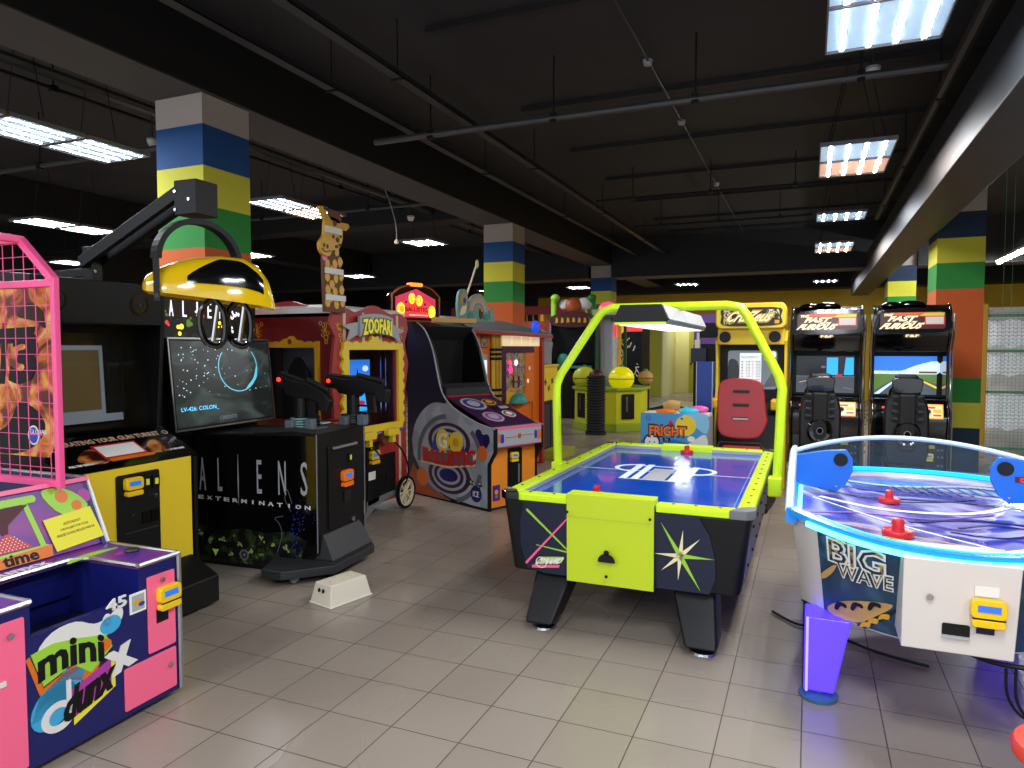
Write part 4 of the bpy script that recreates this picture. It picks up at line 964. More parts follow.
a.ring(q, cx, cy, .40, .045, .002, 'slate_dark', a0=R(95), a1=R(190), asp=.95).ring(q, cx, cy, .40, .045, .002, 'slate_dark', a0=R(-75), a1=R(-15), asp=.95).ring(q, cx, cy, .40, .045, .002, 'slate_dark', a0=R(10), a1=R(45), asp=.95).ring(q, cx, cy, .40, .02, .002, 'slate_dark', a0=R(200), a1=R(260), asp=.95)
for s_ in (1, -1):
    for k_, (w1, h1, cc) in enumerate(((.27, .17, 'plum'), (.22, .14, 'slate_light'), (.19, .115, 'plum'), (.15, .085, 'slate_light'), (.12, .06, 'navy'))):
        a.disc(q, cx, cy + s_ * .155, w1, h1, .001 * (k_ + 1), cc, n=26)
for x_ in (-.13, .12): a.disc(q, cx + x_, cy + .10, .08, .075, .008, 'royal')
a.disc(q, cx - .07, cy + .155, .085, .105, .010, 'yellow').disc(q, cx + .10, cy + .155, .085, .095, .010, 'yellow').disc(q, cx + .10, cy + .155, .035, .04, .012, 'gold')
a.text(q, 'G', cx - .07, cy + .155, .10, .13, .013, 'paper', bold=.03)
a.poly(q, [(cx - .33, cy + .04), (cx - .36, cy - .08), (cx, cy - .09), (cx + .32, cy - .03), (cx + .34, cy + .08), (cx, cy + .06)], .011, 'cream').poly(q, [(cx - .31, cy + .04), (cx - .33, cy - .06), (cx, cy - .07), (cx + .31, cy - .02), (cx + .31, cy + .07), (cx, cy + .05)], .013, 'slate_dark')
a.text(q, 'BALLISTIC', cx, cy - .0, .66, .12, .017, 'red', bold=.05, warp=lambda x, y: (x, y + .06 * x + .25 * x * x))
q = l.sh(.004)
a.disc(q, -.10, .70, .10, .085, .002, 'navy').disc(q, -.03, .73, .05, .06, .002, 'navy').disc(q, -.15, .78, .05, .05, .002, 'navy').disc(q, -.09, .585, .072, .08, .004, 'orange').disc(q, -1.10, .22, .11, .10, .004, 'orange')
a.disc(q, -.19, .155, .085, .085, .004, 'navy').text(q, 'ICE', -.19, .155, .09, .06, .006, 'paper').poly(q, star(-.27, .27, .05, .02, 5, .4), .003, 'black').poly(q, star(-.13, .26, .05, .02, 5, .9), .003, 'black').disc(q, -.27, .27, .015, d=.005, m='lime_green').disc(q, -.13, .27, .015, d=.005, m='gold')
a.build('side_art', None, t, label='side artwork reading GO BALLISTIC')
MB().box(.06, W_ - .05, .92, 1.02, 1.94, 2.0).build('top_light_bar', 'tan', t, bevel=.01)
# lit marquee
sg = thing('lit_marquee', '', '', (0, 0, 0)) if False else None
F3 = FRONT(1.25)
ho = [(-.33, 1.96), (.32, 1.96), (.32, 2.20)] + c2([(.32, 2.24), (.20, 2.33), (0, 2.36), (-.20, 2.33), (-.33, 2.24)], 4) + [(-.33, 2.2)]
mq = MB().use('black_gloss').poly(F3, [(x, z) for x, z in ho], .10, base=-.06).build('marquee_housing', None, t, bevel=.012)
F4 = F3.sh(.041)
a = MB().use('lit_pink').poly(F4, [(-.28, 2.0), (.27, 2.0), (.27, 2.21), (0, 2.32), (-.28, 2.22)], .003)
a.poly(F4, [(-.24, 2.02), (.24, 2.02), (.24, 2.14), (0, 2.24), (-.24, 2.16)], .004, 'lit_red')
a.disc(F4, -.21, 2.09, .055, .07, .006, 'lit_yellow').disc(F4, .215, 2.07, .05, .07, .006, 'lit_yellow').disc(F4, -.20, 2.09, .03, .04, .008, 'lit_orange')
a.disc(F4, -.06, 2.21, .045, .06, .006, 'lit_yellow').disc(F4, .04, 2.19, .045, .06, .006, 'lit_yellow').text(F4, 'GO', -.01, 2.20, .14, .07, .009, 'lit_orange', bold=.03)
a.rect(F4, -.16, .17, 2.055, 2.125, .006, 'lit_red').text(F4, 'BALLISTIC', 0, 2.09, .31, .045, .009, 'black', bold=.02).disc(F4, -.14, 2.17, .018, d=.007, m='royal').disc(F4, .12, 2.15, .018, d=.007, m='royal').rect(F4, -.10, .16, 2.02, 2.035, .006, 'lit_cream')
a.build('marquee_picture', None, mq)
MB().tube([(x, 1.20, z) for x, z in ho], .010, 6, closed=True).build('marquee_trim', 'rust', mq)
MB().poly(F3, rrect(-.10, .08, 2.345, 2.385, .018), .06).build('marquee_lamp', 'lit_orange', mq)

# ================= orange prize machine with tiled roof =================
t = thing('prize_redemption_machine', 'orange prize machine with bamboo poles and grey sloping roof', 'arcade machine', (-4.15 + 1.045 * cos(R(69)), 7.95 + 1.045 * sin(R(69)), 0), 69)
t.scale = (.595, 1, 1)
RF = FRONT(0)
mb = MB().use('orange').box(-1.15, -.72, 0, .12, .02, 1.90).box(.72, .94, 0, .10, .02, 1.85).box(-.72, .72, .02, .12, .02, .9).box(-1.15, 1.0, .12, .8, .02, 1.85)
mb.use('red_panel').box(.94, 1.02, -.06, .8, .0, 1.84)
mb.build('cabinet', None, t)
mb = MB().use('brown').rect(RF, -1.0, -.80, 1.66, 1.84, .006).use('prize_art').rect(RF, -.985, -.815, 1.675, 1.825, .008); mb.build('picture_window', None, t)
mb = MB().use('light_gray').rect(RF, -.98, -.80, .95, 1.58, .006).use('scr_cloud').rect(RF, -.97, -.82, 1.2, 1.5, .008).use('lit_pink').disc(RF, -.9, 1.15, .04, .06, .01).build('prize_window', None, t)
for x in (-.66, -.56, -.46):
    p = MB().tube([(x, -.02, .1), (x, -.02, 1.84)], .042, 10); o = p.build('bamboo_pole', 'bamboo', t, smooth=True)
    k = MB()
    for z in (1.02, 1.10, 1.52, 1.58, 1.64): k.lathe([(.05, z - .018), (.052, z), (.05, z + .018)], TOP(0, x, -.02), 10)
    k.build('rope_binding', 'black', o)
mb = MB().use('plum').rect(RF, -.40, -.24, .95, 1.68, .03).rect(RF, -.24, .72, 1.60, 1.68, .03).use('prize_art').rect(RF, -.24, .42, .9, 1.60, .01).use('orange').rect(RF, .42, .72, .9, 1.60, .02)
for x, z, c, r in ((-.10, 1.46, 'led_pink', .03), (-.08, 1.36, 'led_pink', .045), (.1, 1.46, 'lit_white', .04), (.08, 1.36, 'slate', .05), (.55, 1.38, 'paper', .03), (.5, 1.2, 'lit_cream', .03)): mb.disc(RF, x, z, r, d=.03, m=c)
mb.poly(RF, [(-.24, 1.08), (.42, 1.0), (.42, .9), (-.24, .9)], .03, 'gold').poly(RF, star(.02, 1.2, .09, .02, 4), .03, 'maroon').poly(RF, star(.2, 1.2, .08, .02, 4), .03, 'purple')
mb.build('game_window', None, t)
for i in range(4):
    MB().rect(RF, -.38 + i * .32, -.08 + i * .32, 1.69, 1.83, .04).build('lantern_panel', 'lit_cream', t)
MB().ball((.15, -.02, .90), .30, .12, .14, z0=0).build('ball_dome', 'teal', t, smooth=True)
mb = MB().use('red_panel').hexa([(-1.75, -.16, 1.86), (1.15, -.16, 1.80), (1.15, .8, 2.0), (-1.75, .8, 2.06)], [(-1.75, -.16, 1.90), (1.15, -.16, 1.84), (1.15, .8, 2.04), (-1.75, .8, 2.10)]).use('gray').hexa([(-1.72, -.15, 1.90), (1.14, -.15, 1.84), (1.14, .8, 2.04), (-1.72, .8, 2.10)], [(-1.72, -.15, 1.92), (1.14, -.15, 1.86), (1.14, .8, 2.07), (-1.72, .8, 2.13)])
mb.build('roof', None, t)
MB().box(-1.66, -1.55, .1, .18, 0, 1.9).build('roof_post', 'orange', t)
MB().ball((.62, -.1, 1.96), .07, .07, .09).build('dome_lamp', 'blue_dome', t, smooth=True)
# octopus / rainbow topper
t2 = thing('rainbow_topper', 'sea-green painted rainbow cutout with a stick standing on the grey roof', 'decoration', (-4.02, 8.38, 2.01), 69)
t2.scale = (.62, .8, .72)
b_ = FRONT(0)
o = MB().use('sea').poly(b_, c2([(-.62, .0), (-.66, .25), (-.60, .52), (-.42, .55), (-.34, .35), (-.22, .46), (.0, .50), (.14, .38), (.22, .22), (.36, .25), (.42, .0)], 4) , .05).build('board', None, t2)
a = MB()
for i, c in enumerate(('tan', 'slate_light', 'mug', 'sea', 'tan')): a.ring(b_, -.08, .18, .27 - i * .045, .04, .012 + .001 * i, c, base=.05, a0=0, a1=pi, n=18)
a.disc(b_, -.50, .38, .10, .12, .012, 'tan', base=.05).disc(b_, -.48, .36, .03, .05, .012, 'royal', base=.06).poly(b_, c2([(-.60, .1), (-.45, .15), (-.42, .35), (-.55, .25)], 3, True), .012, 'cream', base=.05)
a.disc(b_, .0, .14, .05, .10, .014, 'maroon', base=.05).disc(b_, .30, .15, .06, .07, .012, 'slate', base=.05).disc(b_, -.3, .1, .08, .06, .012, 'teal', base=.05).disc(b_, .15, .08, .08, .06, .012, 'teal', base=.05)
a.build('rainbow_painting', None, o)
MB().beam((-.38, -.02, .45), (-.10, -.02, 1.0), .02, .03).ball((-.07, -.02, 1.04), .045, .02, .08).build('stick', 'cream', t2)
# ================= air hockey table =================
t = thing('air_hockey_table', 'blue air hockey table with lime green rails and overhead lime arch', 'air hockey table', (-.975, 5.08, 0), 0)
hw, hl, Z = .72, 1.24, .79
b = MB().use('black')
bot = [(-.665, -1.20), (.655, -1.20), (.655, 1.20), (-.665, 1.20)]; topc = [(-.715, -1.235), (.715, -1.235), (.715, 1.235), (-.715, 1.235)]
def rr_ring(c, r, z, n=4):
    x0, x1, y0, y1 = c
    return [(x, y, z) for x, y in rrect(x0, x1, y0, y1, r, n)]
r1 = rr_ring((-.665, .655, -1.20, 1.20), .05, .315); r2 = rr_ring((-.71, .71, -1.235, 1.235), .03, .745); n = len(r1)
b.add(r1 + r2, [tuple(range(n))[::-1], tuple(range(n, 2 * n))] + [(i, (i + 1) % n, n + (i + 1) % n, n + i) for i in range(n)])
body = b.build('table_body', None, t, bevel=.012)
# navy art panel bowed onto the front
ff = Fr((0, -1.202, .315), (1, 0, 0), (0, -.035, .43))
a = MB().use('ah_navy').poly(ff, [(-.45, -.0), (.50, -.0), (.53, .08), (.53, .20), (.50, .33), (.44, .43), (-.57, .43), (-.60, .30), (-.60, .15), (-.56, .02)], .006, base=.001)
q = ff.sh(.007)
a.poly(q, [(-.56, .378), (-.55, .388), (-.30, .160), (-.30, .148)], .002, 'lime_green').poly(q, [(-.575, .053), (-.565, .043), (-.30, .345), (-.30, .357)], .002, 'pink').poly(q, [(-.50, .172), (-.50, .168), (-.30, .14), (-.30, .15)], .002, 'lime_green')
sx, sy = .345, .20
for ang, L in ((120, .21), (90 - 6, .15), (45, .15), (0, .18), (-60, .22), (-95, .14), (-138, .14), (180, .14)):
    A = R(ang); a.poly(q, [(sx + .014 * cos(A + pi / 2), sy + .014 * sin(A + pi / 2)), (sx + .014 * cos(A - pi / 2), sy + .014 * sin(A - pi / 2)), (sx + L * cos(A), sy + L * sin(A))], .002, 'lime_green' if L > .17 else 'cream')
a.ring(q, -.47, .065, .032, .005, .004, 'cream', n=20).poly(q, [(-.53, .025), (-.36, .045), (-.355, .062), (-.53, .042)], .003, 'pink')
a.poly(q, [(-.49, .055), (-.345, .075), (-.325, .115), (-.46, .10)], .002, 'drum_l').text(q, 'DYNAMO', -.415, .08, .15, .034, .005, 'paper', bold=.05, shear=.25, warp=lambda x, y: (x, y + .13 * x))
a.build('front_art', None, body, label='navy front panel with star burst and DYNAMO lettering')
for s_ in (-1, 1):
    k = MB()
    for i in range(7):
        for z in (.44, .66): k.disc(RIGHT(s_ * (.665 + (z - .315) * .11)) if s_ > 0 else LEFT(-(.67 + (z - .315) * .11)), (-1.0 + i * .33) * (1 if s_ > 0 else -1), z, .010, d=.012, n=8)
    k.build('screw', 'black_gloss', body)
    sf = Fr((s_ * .66, 0, .315), (0, s_, 0), (s_ * .05, 0, .43))
    MB().rect(sf, -1.12, 1.12, .01, .42, .004).build('side_skin', 'slate_dark', body)
# playfield
MB().box(-.64, .64, -1.16, 1.16, .70, .748).build('playfield', 'ah_blue' if mat('ah_blue', '0f4ec0', .12, coat=.4) else 0, t)
pf_ = [c for c in kids(t) if c.name.startswith('playfield')][0]
f = TOP(.7485)
a = MB().use('lit_w2' if mat('lit_w2', 'e8eef4', .4) else 0)
a.rect(f, -.64, .64, .03, .04, .001).rect(f, -.60, -.595, -1.1, 1.1, .001, 'sky').rect(f, .595, .60, -1.1, 1.1, .001, 'sky')
for x in (-.235, -.155, .10, .18): a.poly(f, [(x, -.30), (x + .05, -.30), (x + .05, .33), (x, .33)], .0015, 'lit_w2')
a.poly(f, [(-.08, -.28), (.075, -.28), (.075, .17), (-.08, .17)], .001, 'light_gray').line(f, [(-.235, -.30), (.18, -.30)], .015, .0012, 'lit_w2').line(f, [(-.235, .27), (.18, .27)], .02, .0012, 'lit_w2')
a.ring(f, .19, .15, .17, .035, .0014, 'lit_w2', a0=-pi / 2, a1=pi / 2, asp=.9).ring(f, -.19, .15, .17, .035, .0014, 'lit_w2', a0=pi / 2, a1=1.5 * pi, asp=.9)
a.build('playfield_markings', None, pf_)
# rails
def rail(x0, x1, y0, y1, nm='rail'): return MB().box(x0, x1, y0, y1, .745, .79).build(nm, 'lime', t, bevel=.008)
rails = [rail(-hw, -.635, -hl + .07, hl - .07), rail(.635, hw, -hl + .07, hl - .07), rail(-hw + .09, -.30, -hl, -hl + .09), rail(.21, hw - .09, -hl, -hl + .09), rail(-hw + .09, -.22, hl - .09, hl), rail(.22, hw - .09, hl - .09, hl)]
for r_, pts in zip(rails, [[(-.68, y) for y in (-1, -.7, -.4, -.1, .2, .5, .8, 1.05)], [(.68, y) for y in (-1, -.8, -.6, -.4, -.2, 0, .2, .4, .6, .8, 1)], [(-.55, -1.19), (-.4, -1.19)], [(.3, -1.19), (.42, -1.19), (.55, -1.19)], [(-.5, 1.19), (-.35, 1.19)], [(.3, 1.19), (.5, 1.19)]]):
    k = MB()
    for x, y in pts: k.disc(TOP(.79), x, y, .009, d=.003, n=8)
    k.build('rail_screw', 'black', r_)
rl = MB()
rl.box(-.636, -.628, -1.15, 1.15, .75, .775).box(.628, .636, -1.15, 1.15, .75, .775).box(-.63, .63, 1.142, 1.15, .75, .775).build('inner_strip', 'light_gray', t)
for sx in (-1, 1):
    for sy in (-1, 1):
        MB().poly(TOP(.745), [(sx * .60, sy * (hl + .012)), (sx * (hw - .03), sy * (hl + .012)), (sx * (hw + .012), sy * (hl - .03)), (sx * (hw + .012), sy * (hl - .13)), (sx * .655, sy * (hl - .09))][::sx * sy], .052).build('corner_cap', 'black_gloss' if sx < 0 or sy > 0 else 'gray', t, bevel=.006)
MB().box(-.22, .22, hl - .10, hl + .02, .745, .80).build('goal_cover', 'lime', t, bevel=.006)
# goal box flap on near end
MB().box(-.30, .205, -hl - .012, -hl + .10, .775, .815).build('goal_cover', 'lime_door', t, bevel=.004)
fd = Fr((0, -1.262, .30), (1, 0, 0), (0, -.012, .5))
dr = MB().rect(fd, -.30, .205, 0, .515, .016, base=-.03).build('goal_box_door', 'lime_door', t, bevel=.003)
k = MB().use('black')
q = fd.sh(.0165)
k.poly(q, [(-.105, .145)] + [(-.055 + .05 * cos(a_), .150 + .045 * sin(a_)) for a_ in [pi - pi * i / 12 for i in range(13)]] + [(-.005, .145)], .002, base=-.0).poly(q, rrect(-.07, -.04, .185, .215, .012), .002).disc(q, -.055, .065, .009, d=.006).disc(q, -.285, .415, .008, d=.004).disc(q, .19, .415, .008, d=.004)
k.rect(q, -.30, .205, .387, .389, .0005, 'olive').build('door_hardware', None, dr)
# legs
def leg(sx, sy):
    o = 1 if sx > 0 else -1
    xt0, xt1, xb0, xb1 = (.275, .52, .385, .56) if sx > 0 else (-.535, -.295, -.535, -.365)
    yo, yi, bo, bi = sy * 1.12, sy * .80, sy * 1.33, sy * 1.12
    B = [(xb0, bo, .045), (xb1, bo, .045), (xb1, bi, .045), (xb0, bi, .045)]; T = [(xt0, yo, .33), (xt1, yo, .33), (xt1, yi, .33), (xt0, yi, .33)]
    if sy > 0: B = [B[3], B[2], B[1], B[0]]; T = [T[3], T[2], T[1], T[0]]
    g_ = MB().hexa(B, T).build('leg', 'black', t, bevel=.02)
    MB().lathe([(.075, 0), (.07, .012), (.02, .02), (.018, .05)], TOP(0, (xb0 + xb1) / 2, (bo + bi) / 2), 18).build('leveling_foot', 'steel', g_)
for sx in (-1, 1):
    for sy in (-1, 1): leg(sx, sy)
# arch
AY = -.08
pts = [(-.76, .70), (-.775, 1.30), (-.772, 1.38), (-.74, 1.46), (-.47, 1.86), (-.42, 1.92), (-.34, 1.945), (.45, 1.945), (.54, 1.93), (.585, 1.87), (.79, 1.47), (.815, 1.38), (.81, 1.30), (.79, .68)]
sm = []
for i, p in enumerate(pts): sm.append((p[0], AY, p[1]))
ar = MB().tube(sm, .031, 14).build('overhead_arch', 'lime', t, smooth=True)
MB().box(-.80, -.71, AY - .05, AY + .05, .64, .80).build('arch_clamp', 'lime', ar, bevel=.01)
MB().box(.735, .825, AY - .05, AY + .05, .66, .79).build('arch_clamp', 'lime', ar, bevel=.01)
# lamp hood
hx = -.0
sec = [(-.155, 1.805), (.155, 1.805), (.175, 1.83), (.13, 1.925), (-.13, 1.925), (-.175, 1.83)]
hd = MB().use('black').prism([(x + .0, z) for x, z in sec], FRONT(-.72), 0, -1.70).build('lamp_hood', None, t, bevel=.004)
for sx in (-1, 1):
    fr_ = Fr((sx * .175, .13, 1.83), (0, sx, 0), (-sx * .045, 0, .095))
    MB().rect(fr_, -.83, .83, .0, .102, .004).rect(Fr((sx * .155, .13, 1.805), (0, sx, 0), (sx * .02, 0, .025)), -.83, .83, 0, .03, .004).build('hood_side', 'light_gray', hd)
mb = MB().box(-.14, .14, -.70, .96, 1.797, 1.806).build('hood_diffuser', 'hood_light', hd)
MB().box(-.16, .16, -.73, -.715, 1.80, 1.815).box(-.16, .16, .975, .985, 1.80, 1.815).build('hood_rim', 'lime', hd)

def mallet(loc, label, s=1.0):
    m_ = thing('air_hockey_mallet', label, 'mallet', loc, 0, 'red air hockey mallets')
    MB().lathe([(.048 * s, 0), (.05 * s, .012 * s), (.046 * s, .02 * s), (.036 * s, .016 * s), (.02 * s, .018 * s)], None, 24).build('mallet_base', 'puck_red', m_, smooth=True)
    MB().lathe([(.022 * s, .014 * s), (.018 * s, .03 * s), (.021 * s, .046 * s), (.016 * s, .058 * s), (0, .062 * s)], None, 20).build('mallet_knob', 'puck_red', m_, smooth=True)
    return m_
mallet((-1.185, 4.13, .7485), 'red mallet at the near end of the blue lime-railed table', 1.1)
mallet((-.96, 6.16, .7485), 'red mallet at the far end of the blue lime-railed table', 1.1)

# ================= Big Wave table =================
rampmat('camo', [(0, '101820'), (.5, '1a2430'), (.56, 'c0a060'), (.62, '182028'), (1, '283848')], 'noise', 16, .8, 2, .4); mat('bw_art', '1e3a58', .4)
t = thing('wave_air_hockey_table', 'white BIG WAVE air hockey table with cyan light rim and purple swirled playfield', 'air hockey table', (.58, 0, 0), 0)
def near(x, y0=3.20, k=1.0): return y0 + k * (abs(x) / .64) ** 2.2 * .45
def outline(s=1.0, y0=3.20, y1=5.38, hw_=.655, r=.10, kk=1.0, nn=14):
    o = []
    for i in range(nn + 1):
        x = (-1 + 2 * i / nn) * hw_ * s; o.append((x, near(x / s, y0, kk)))
    for i in range(nn + 1):
        x = (1 - 2 * i / nn) * hw_ * s; o.append((x, 8.58 - near(x / s, 3.20, kk) + (y1 - 5.38)))
    return o
def loft(rings, caps=True):
    mb = MB(); n = len(rings[0]); vs = [p for r in rings for p in r]; fs = []
    for k in range(len(rings) - 1):
        for i in range(n): fs.append((k * n + i, k * n + (i + 1) % n, (k + 1) * n + (i + 1) % n, (k + 1) * n + i))
    if caps: fs += [tuple(range(n))[::-1], tuple((len(rings) - 1) * n + i for i in range(n))]
    return mb.add(vs, fs)
dip = lambda x: .822 + .032 * (abs(x) / .655) ** 2
def R3(o, z, dz=False): return [(x, y, (dip(x) if dz else z)) for x, y in o]
o0 = outline(.90, 3.40, 5.20, kk=.85); o1 = outline(.985, 3.215, 5.37)
body = loft([[(x * .9, y * .98 + .086, .39) for x, y in o0], R3(o0, .38), R3(o1, .79, True), [(x * .965, 4.29 + (y - 4.29) * .965, dip(x) - .01) for x, y in o1], [(x * .95, 4.29 + (y - 4.29) * .95, .74) for x, y in o1]]).build('table_body', 'bw_white', t, smooth=True)
# front faces
def frontface(s0, s1, d, mname, parent, nm, z0=.0, z1=1.0, n=8, lab=None):
    """panel following the curved near end from x=s0 to x=s1; lower/upper edges follow the body"""
    mb = MB().use(mname); vs = []
    for dd in (0, d):
        for i in range(n + 1):
            for j in (0, 1):
                f_ = z0 if j == 0 else z1
                xb = s0 + (s1 - s0) * i / n; xa, xc = xb * .90 / .985, xb
                pa = V((xa, near(xa / .9, 3.40, .85), .38)); pb = V((xc, near(xc / .985, 3.215), dip(xc)))
                p = pa.lerp(pb, f_); vs.append(p - V((-.0, dd, -.0)))
    m_ = 2 * (n + 1); fs = [(0, 1, m_ + 1, m_), (2 * n, m_ + 2 * n, m_ + 2 * n + 1, 2 * n + 1)]
    for i in range(n):
        a_ = 2 * i; fs += [(m_ + a_, m_ + a_ + 1, m_ + a_ + 3, m_ + a_ + 2)[::-1], (a_, a_ + 2, m_ + a_ + 2, m_ + a_)[::-1], (a_ + 1, m_ + a_ + 1, m_ + a_ + 3, a_ + 3)[::-1]]
    return mb.add(vs, fs).build(nm, None, parent, label=lab)
frontface(-.535, -.19, .006, 'ocean_art', body, 'front_art', .02, .97, 8, 'ocean picture with BIG WAVE lettering')
frontface(.19, .535, .006, 'ocean_art', body, 'front_art', .02, .97, 8, 'ocean picture right of the white control box')
# lettering frame: chord across the left art panel
xa, xb = -.52, -.20
pa = V((xa, near(xa / .985, 3.215), dip(xa))); pb = V((xb, near(xb / .985, 3.215), dip(xb)))
la = V((xa * .914, near(xa * .914 / .9, 3.40, .85), .38))
def sp(u_, v_, dd=.009):
    """point on the curved art: u across (0..1), v up (0..1)"""
    x = xa + (xb - xa) * u_; x0_ = x * .90 / .985
    A = V((x0_, near(x0_ / .9, 3.40, .85), .38)); B = V((x, near(x / .985, 3.215), dip(x))); p = A.lerp(B, v_); n_ = V((-.55 + .35 * u_, -1, -.3)).normalized()
    return p + n_ * dd
class Curved:
    n = V((0, -1, 0))
    def __init__(s, d=0): s.d = d
    def p(s, x, y, d=0): return sp(x, y, .009 + s.d + d)
    def sh(s, d): return Curved(s.d + d)
Q = Curved()
a = MB()
a.poly(Q, c2([(.02, .05), (.18, .20), (.50, .32), (.88, .38), (.70, .22), (.40, .04)], 3, True), .002, 'tan').poly(Q, c2([(-.03, .44), (.12, .58), (.20, .62), (.12, .50), (.0, .40)], 3, True), .002, 'tan').poly(Q, [(.42, .02), (.92, .34), (.96, .34), (.55, .02)], .004, 'navy_dark')
for u_, v_ in ((.20, .17), (.42, .24), (.64, .31)): a.poly(Q, c2([(u_ - .07, v_ - .05), (u_ - .03, v_ + .03), (u_ + .08, v_ + .04), (u_ + .09, v_), (u_ + .02, v_ + .005), (u_ - .03, v_ - .06)], 3, True), .005, 'black')
for u_, v_ in ((.62, .12), (.76, .21), (.52, .05)): a.poly(Q, c2([(u_ - .06, v_ - .04), (u_ - .02, v_ + .03), (u_ + .08, v_ + .05), (u_ + .07, v_), (u_, v_ - .01)], 3, True), .006, 'gold')
for sft, mm, bd, dd in ((0, 'paper', .055, .003), (0, 'camo', -.01, .006)):
    a.text(Q, 'BIG', .44, .78, .66, .235, dd, mm, bold=bd, warp=lambda x, y: (x, y + .03 * x))
    a.text(Q, 'WAVE', .54, .60, .66, .15, dd, mm, bold=bd, warp=lambda x, y: (x, y + .03 * x))
a.build('front_lettering', None, body, label='outlined BIG WAVE lettering')
# control box
cf = FRONT(3.185, 0, 0)
cb_ = MB().hexa([(-.215, 3.19, .44), (.17, 3.19, .44), (.17, 3.45, .44), (-.215, 3.45, .44)], [(-.215, 3.17, .815), (.185, 3.17, .815), (.185, 3.45, .815), (-.215, 3.45, .815)])
cb = cb_.build('control_box', 'bw_white', t, bevel=.006)
cf = Fr((0, 3.188, .44), (1, 0, 0), (0, -.02, .36))
card_reader(cb, cf, .075, .19, 1.0)
MB().rect(cf, .03, .11, .25, .29, .003).build('sticker', 'white', cb)
MB().rect(cf, .04, .10, .10, .135, .006).build('coin_slot', 'navy_dark', cb)
hh = MB().poly(cf, rrect(-.075, .02, .075, .125, .008), .003).build('puck_slot', 'black', cb); MB().rect(cf, -.075, .02, .068, .078, .012).build('slot_lip', 'light_gray', hh)
lock(cb, cf, -.12, .225, .012)
# rim light strip
def band(s_in, s_out, y_in, y_out, z_off, hh_, mname, nm, i0, i1, parent=t):
    A = outline(s_in, 3.20 + y_in, 5.38 - y_in); B = outline(s_out, 3.20 - y_out, 5.38 + y_out)
    vs = []; fs = []; n_ = i1 - i0
    for i in range(i0, i1 + 1):
        for O, zz in ((A, 0), (B, 0), (B, hh_), (A, hh_)):
            x, y = O[i % len(O)]; vs.append((x, y, dip(x) + z_off + zz))
    for i in range(n_):
        for k in range(4): fs.append((4 * i + k, 4 * i + (k + 1) % 4, 4 * i + 4 + (k + 1) % 4, 4 * i + 4 + k))
    fs += [(0, 3, 2, 1), tuple(4 * n_ + k for k in range(4))]
    return MB().use(mname).add(vs, fs).build(nm, None, parent)
band(.955, 1.02, .03, .015, -.012, .03, 'blue_rim', 'rim', 0, 14); band(.955, 1.02, .03, .015, -.012, .03, 'blue_rim', 'rim', 15, 29)
band(1.0, 1.035, .01, .028, -.024, .022, 'cyan_hot', 'light_strip', 1, 14); band(.94, .956, .05, -.03, .0, .022, 'cyan_glow', 'light_strip', 15, 29)
band(.93, .957, .045, -.028, .012, .008, 'cyan_glow', 'light_strip', 1, 13)
# side rims with lit inner strip, rising guard panels
for sx in (-1, 1):
    y0_, y1_ = near(.64) - .0, 4.93
    MB().hexa([(sx * .62, y0_, .80), (sx * .67, y0_, .80), (sx * .67, y1_, .80), (sx * .62, y1_, .80)][::sx], [(sx * .62, y0_, .86), (sx * .67, y0_, .86), (sx * .67, y1_, .86), (sx * .62, y1_, .86)][::sx]).build('side_rim', 'blue_rim', t)
    MB().box(min(sx * .60, sx * .62), max(sx * .60, sx * .62), y0_ + .1, y1_, .80, .835).build('light_strip', 'cyan_hot', t)
    g_ = Fr((sx * .655, 0, 0), (0, 1, 0), (0, 0, 1))
    MB().poly(g_, [(3.66, .86), (4.95, .86), (5.0, .985), (4.5, 1.03), (3.95, .97)], .04, base=-.02).build('side_guard', 'acrylic', t)
    MB().tube([(sx * .655, y, z) for y, z in ((3.66, .86), (3.95, .975), (4.5, 1.035), (5.02, .99))], .020, 8).build('guard_edge', 'clear_edge', t, smooth=True)
    MB().rect(RIGHT(sx * .655), 4.05, 4.12, .89, .93, .02, base=-.01).build('hinge', 'bw_blue', t)
# far end guard: curved clear sheet with a bright top edge
A = outline(1.0, 3.20, 5.38); P = [A[i] for i in range(15, 30)]
vs = []; top_ = []
for k_, (x, y) in enumerate(P):
    h_ = .985 + .06 * (1 - (abs(x) / .655) ** 2); vs += [(x, y, dip(x) + .01), (x, y, h_), (x * .985, y - .012, h_), (x * .985, y - .012, dip(x) + .01)]; top_.append((x, y, h_))
fs = []
for i in range(len(P) - 1):
    for k in range(4): fs.append((4 * i + k, 4 * i + (k + 1) % 4, 4 * i + 4 + (k + 1) % 4, 4 * i + 4 + k))
MB().add(vs, fs).build('end_guard', 'glass', t)
MB().tube(top_, .016, 8).build('guard_edge', 'clear_edge', t, smooth=True)
# playfield, gently curved like a trough
vs = []; nx, ny = 16, 20
for i in range(nx + 1):
    for j in range(ny + 1):
        x = (-1 + 2 * i / nx) * .615; ya, yb = near(x) + .035, 8.58 - near(x) - .035; y = ya + (yb - ya) * j / ny; vs.append((x, y, .785 + .030 * (abs(x) / .655) ** 2))
pfm = MB().use('wave_field').add(vs, [(i * (ny + 1) + j, (i + 1) * (ny + 1) + j, (i + 1) * (ny + 1) + j + 1, i * (ny + 1) + j + 1) for i in range(nx) for j in range(ny)]).build('playfield', None, t, smooth=True)
zf = lambda x: .787 + .030 * (abs(x) / .655) ** 2
def onf(pts, r, m_, nm):
    MB().use(m_).tube([(x, y, zf(x)) for x, y in pts], r, 5).build(nm, None, pfm)
mk = MB()
class FieldFr:
    n = V((0, 0, 1))
    def p(s, x, y, d=0): return V((x, y, zf(x) + d))
    def sh(s, d): return s
W3 = FieldFr()
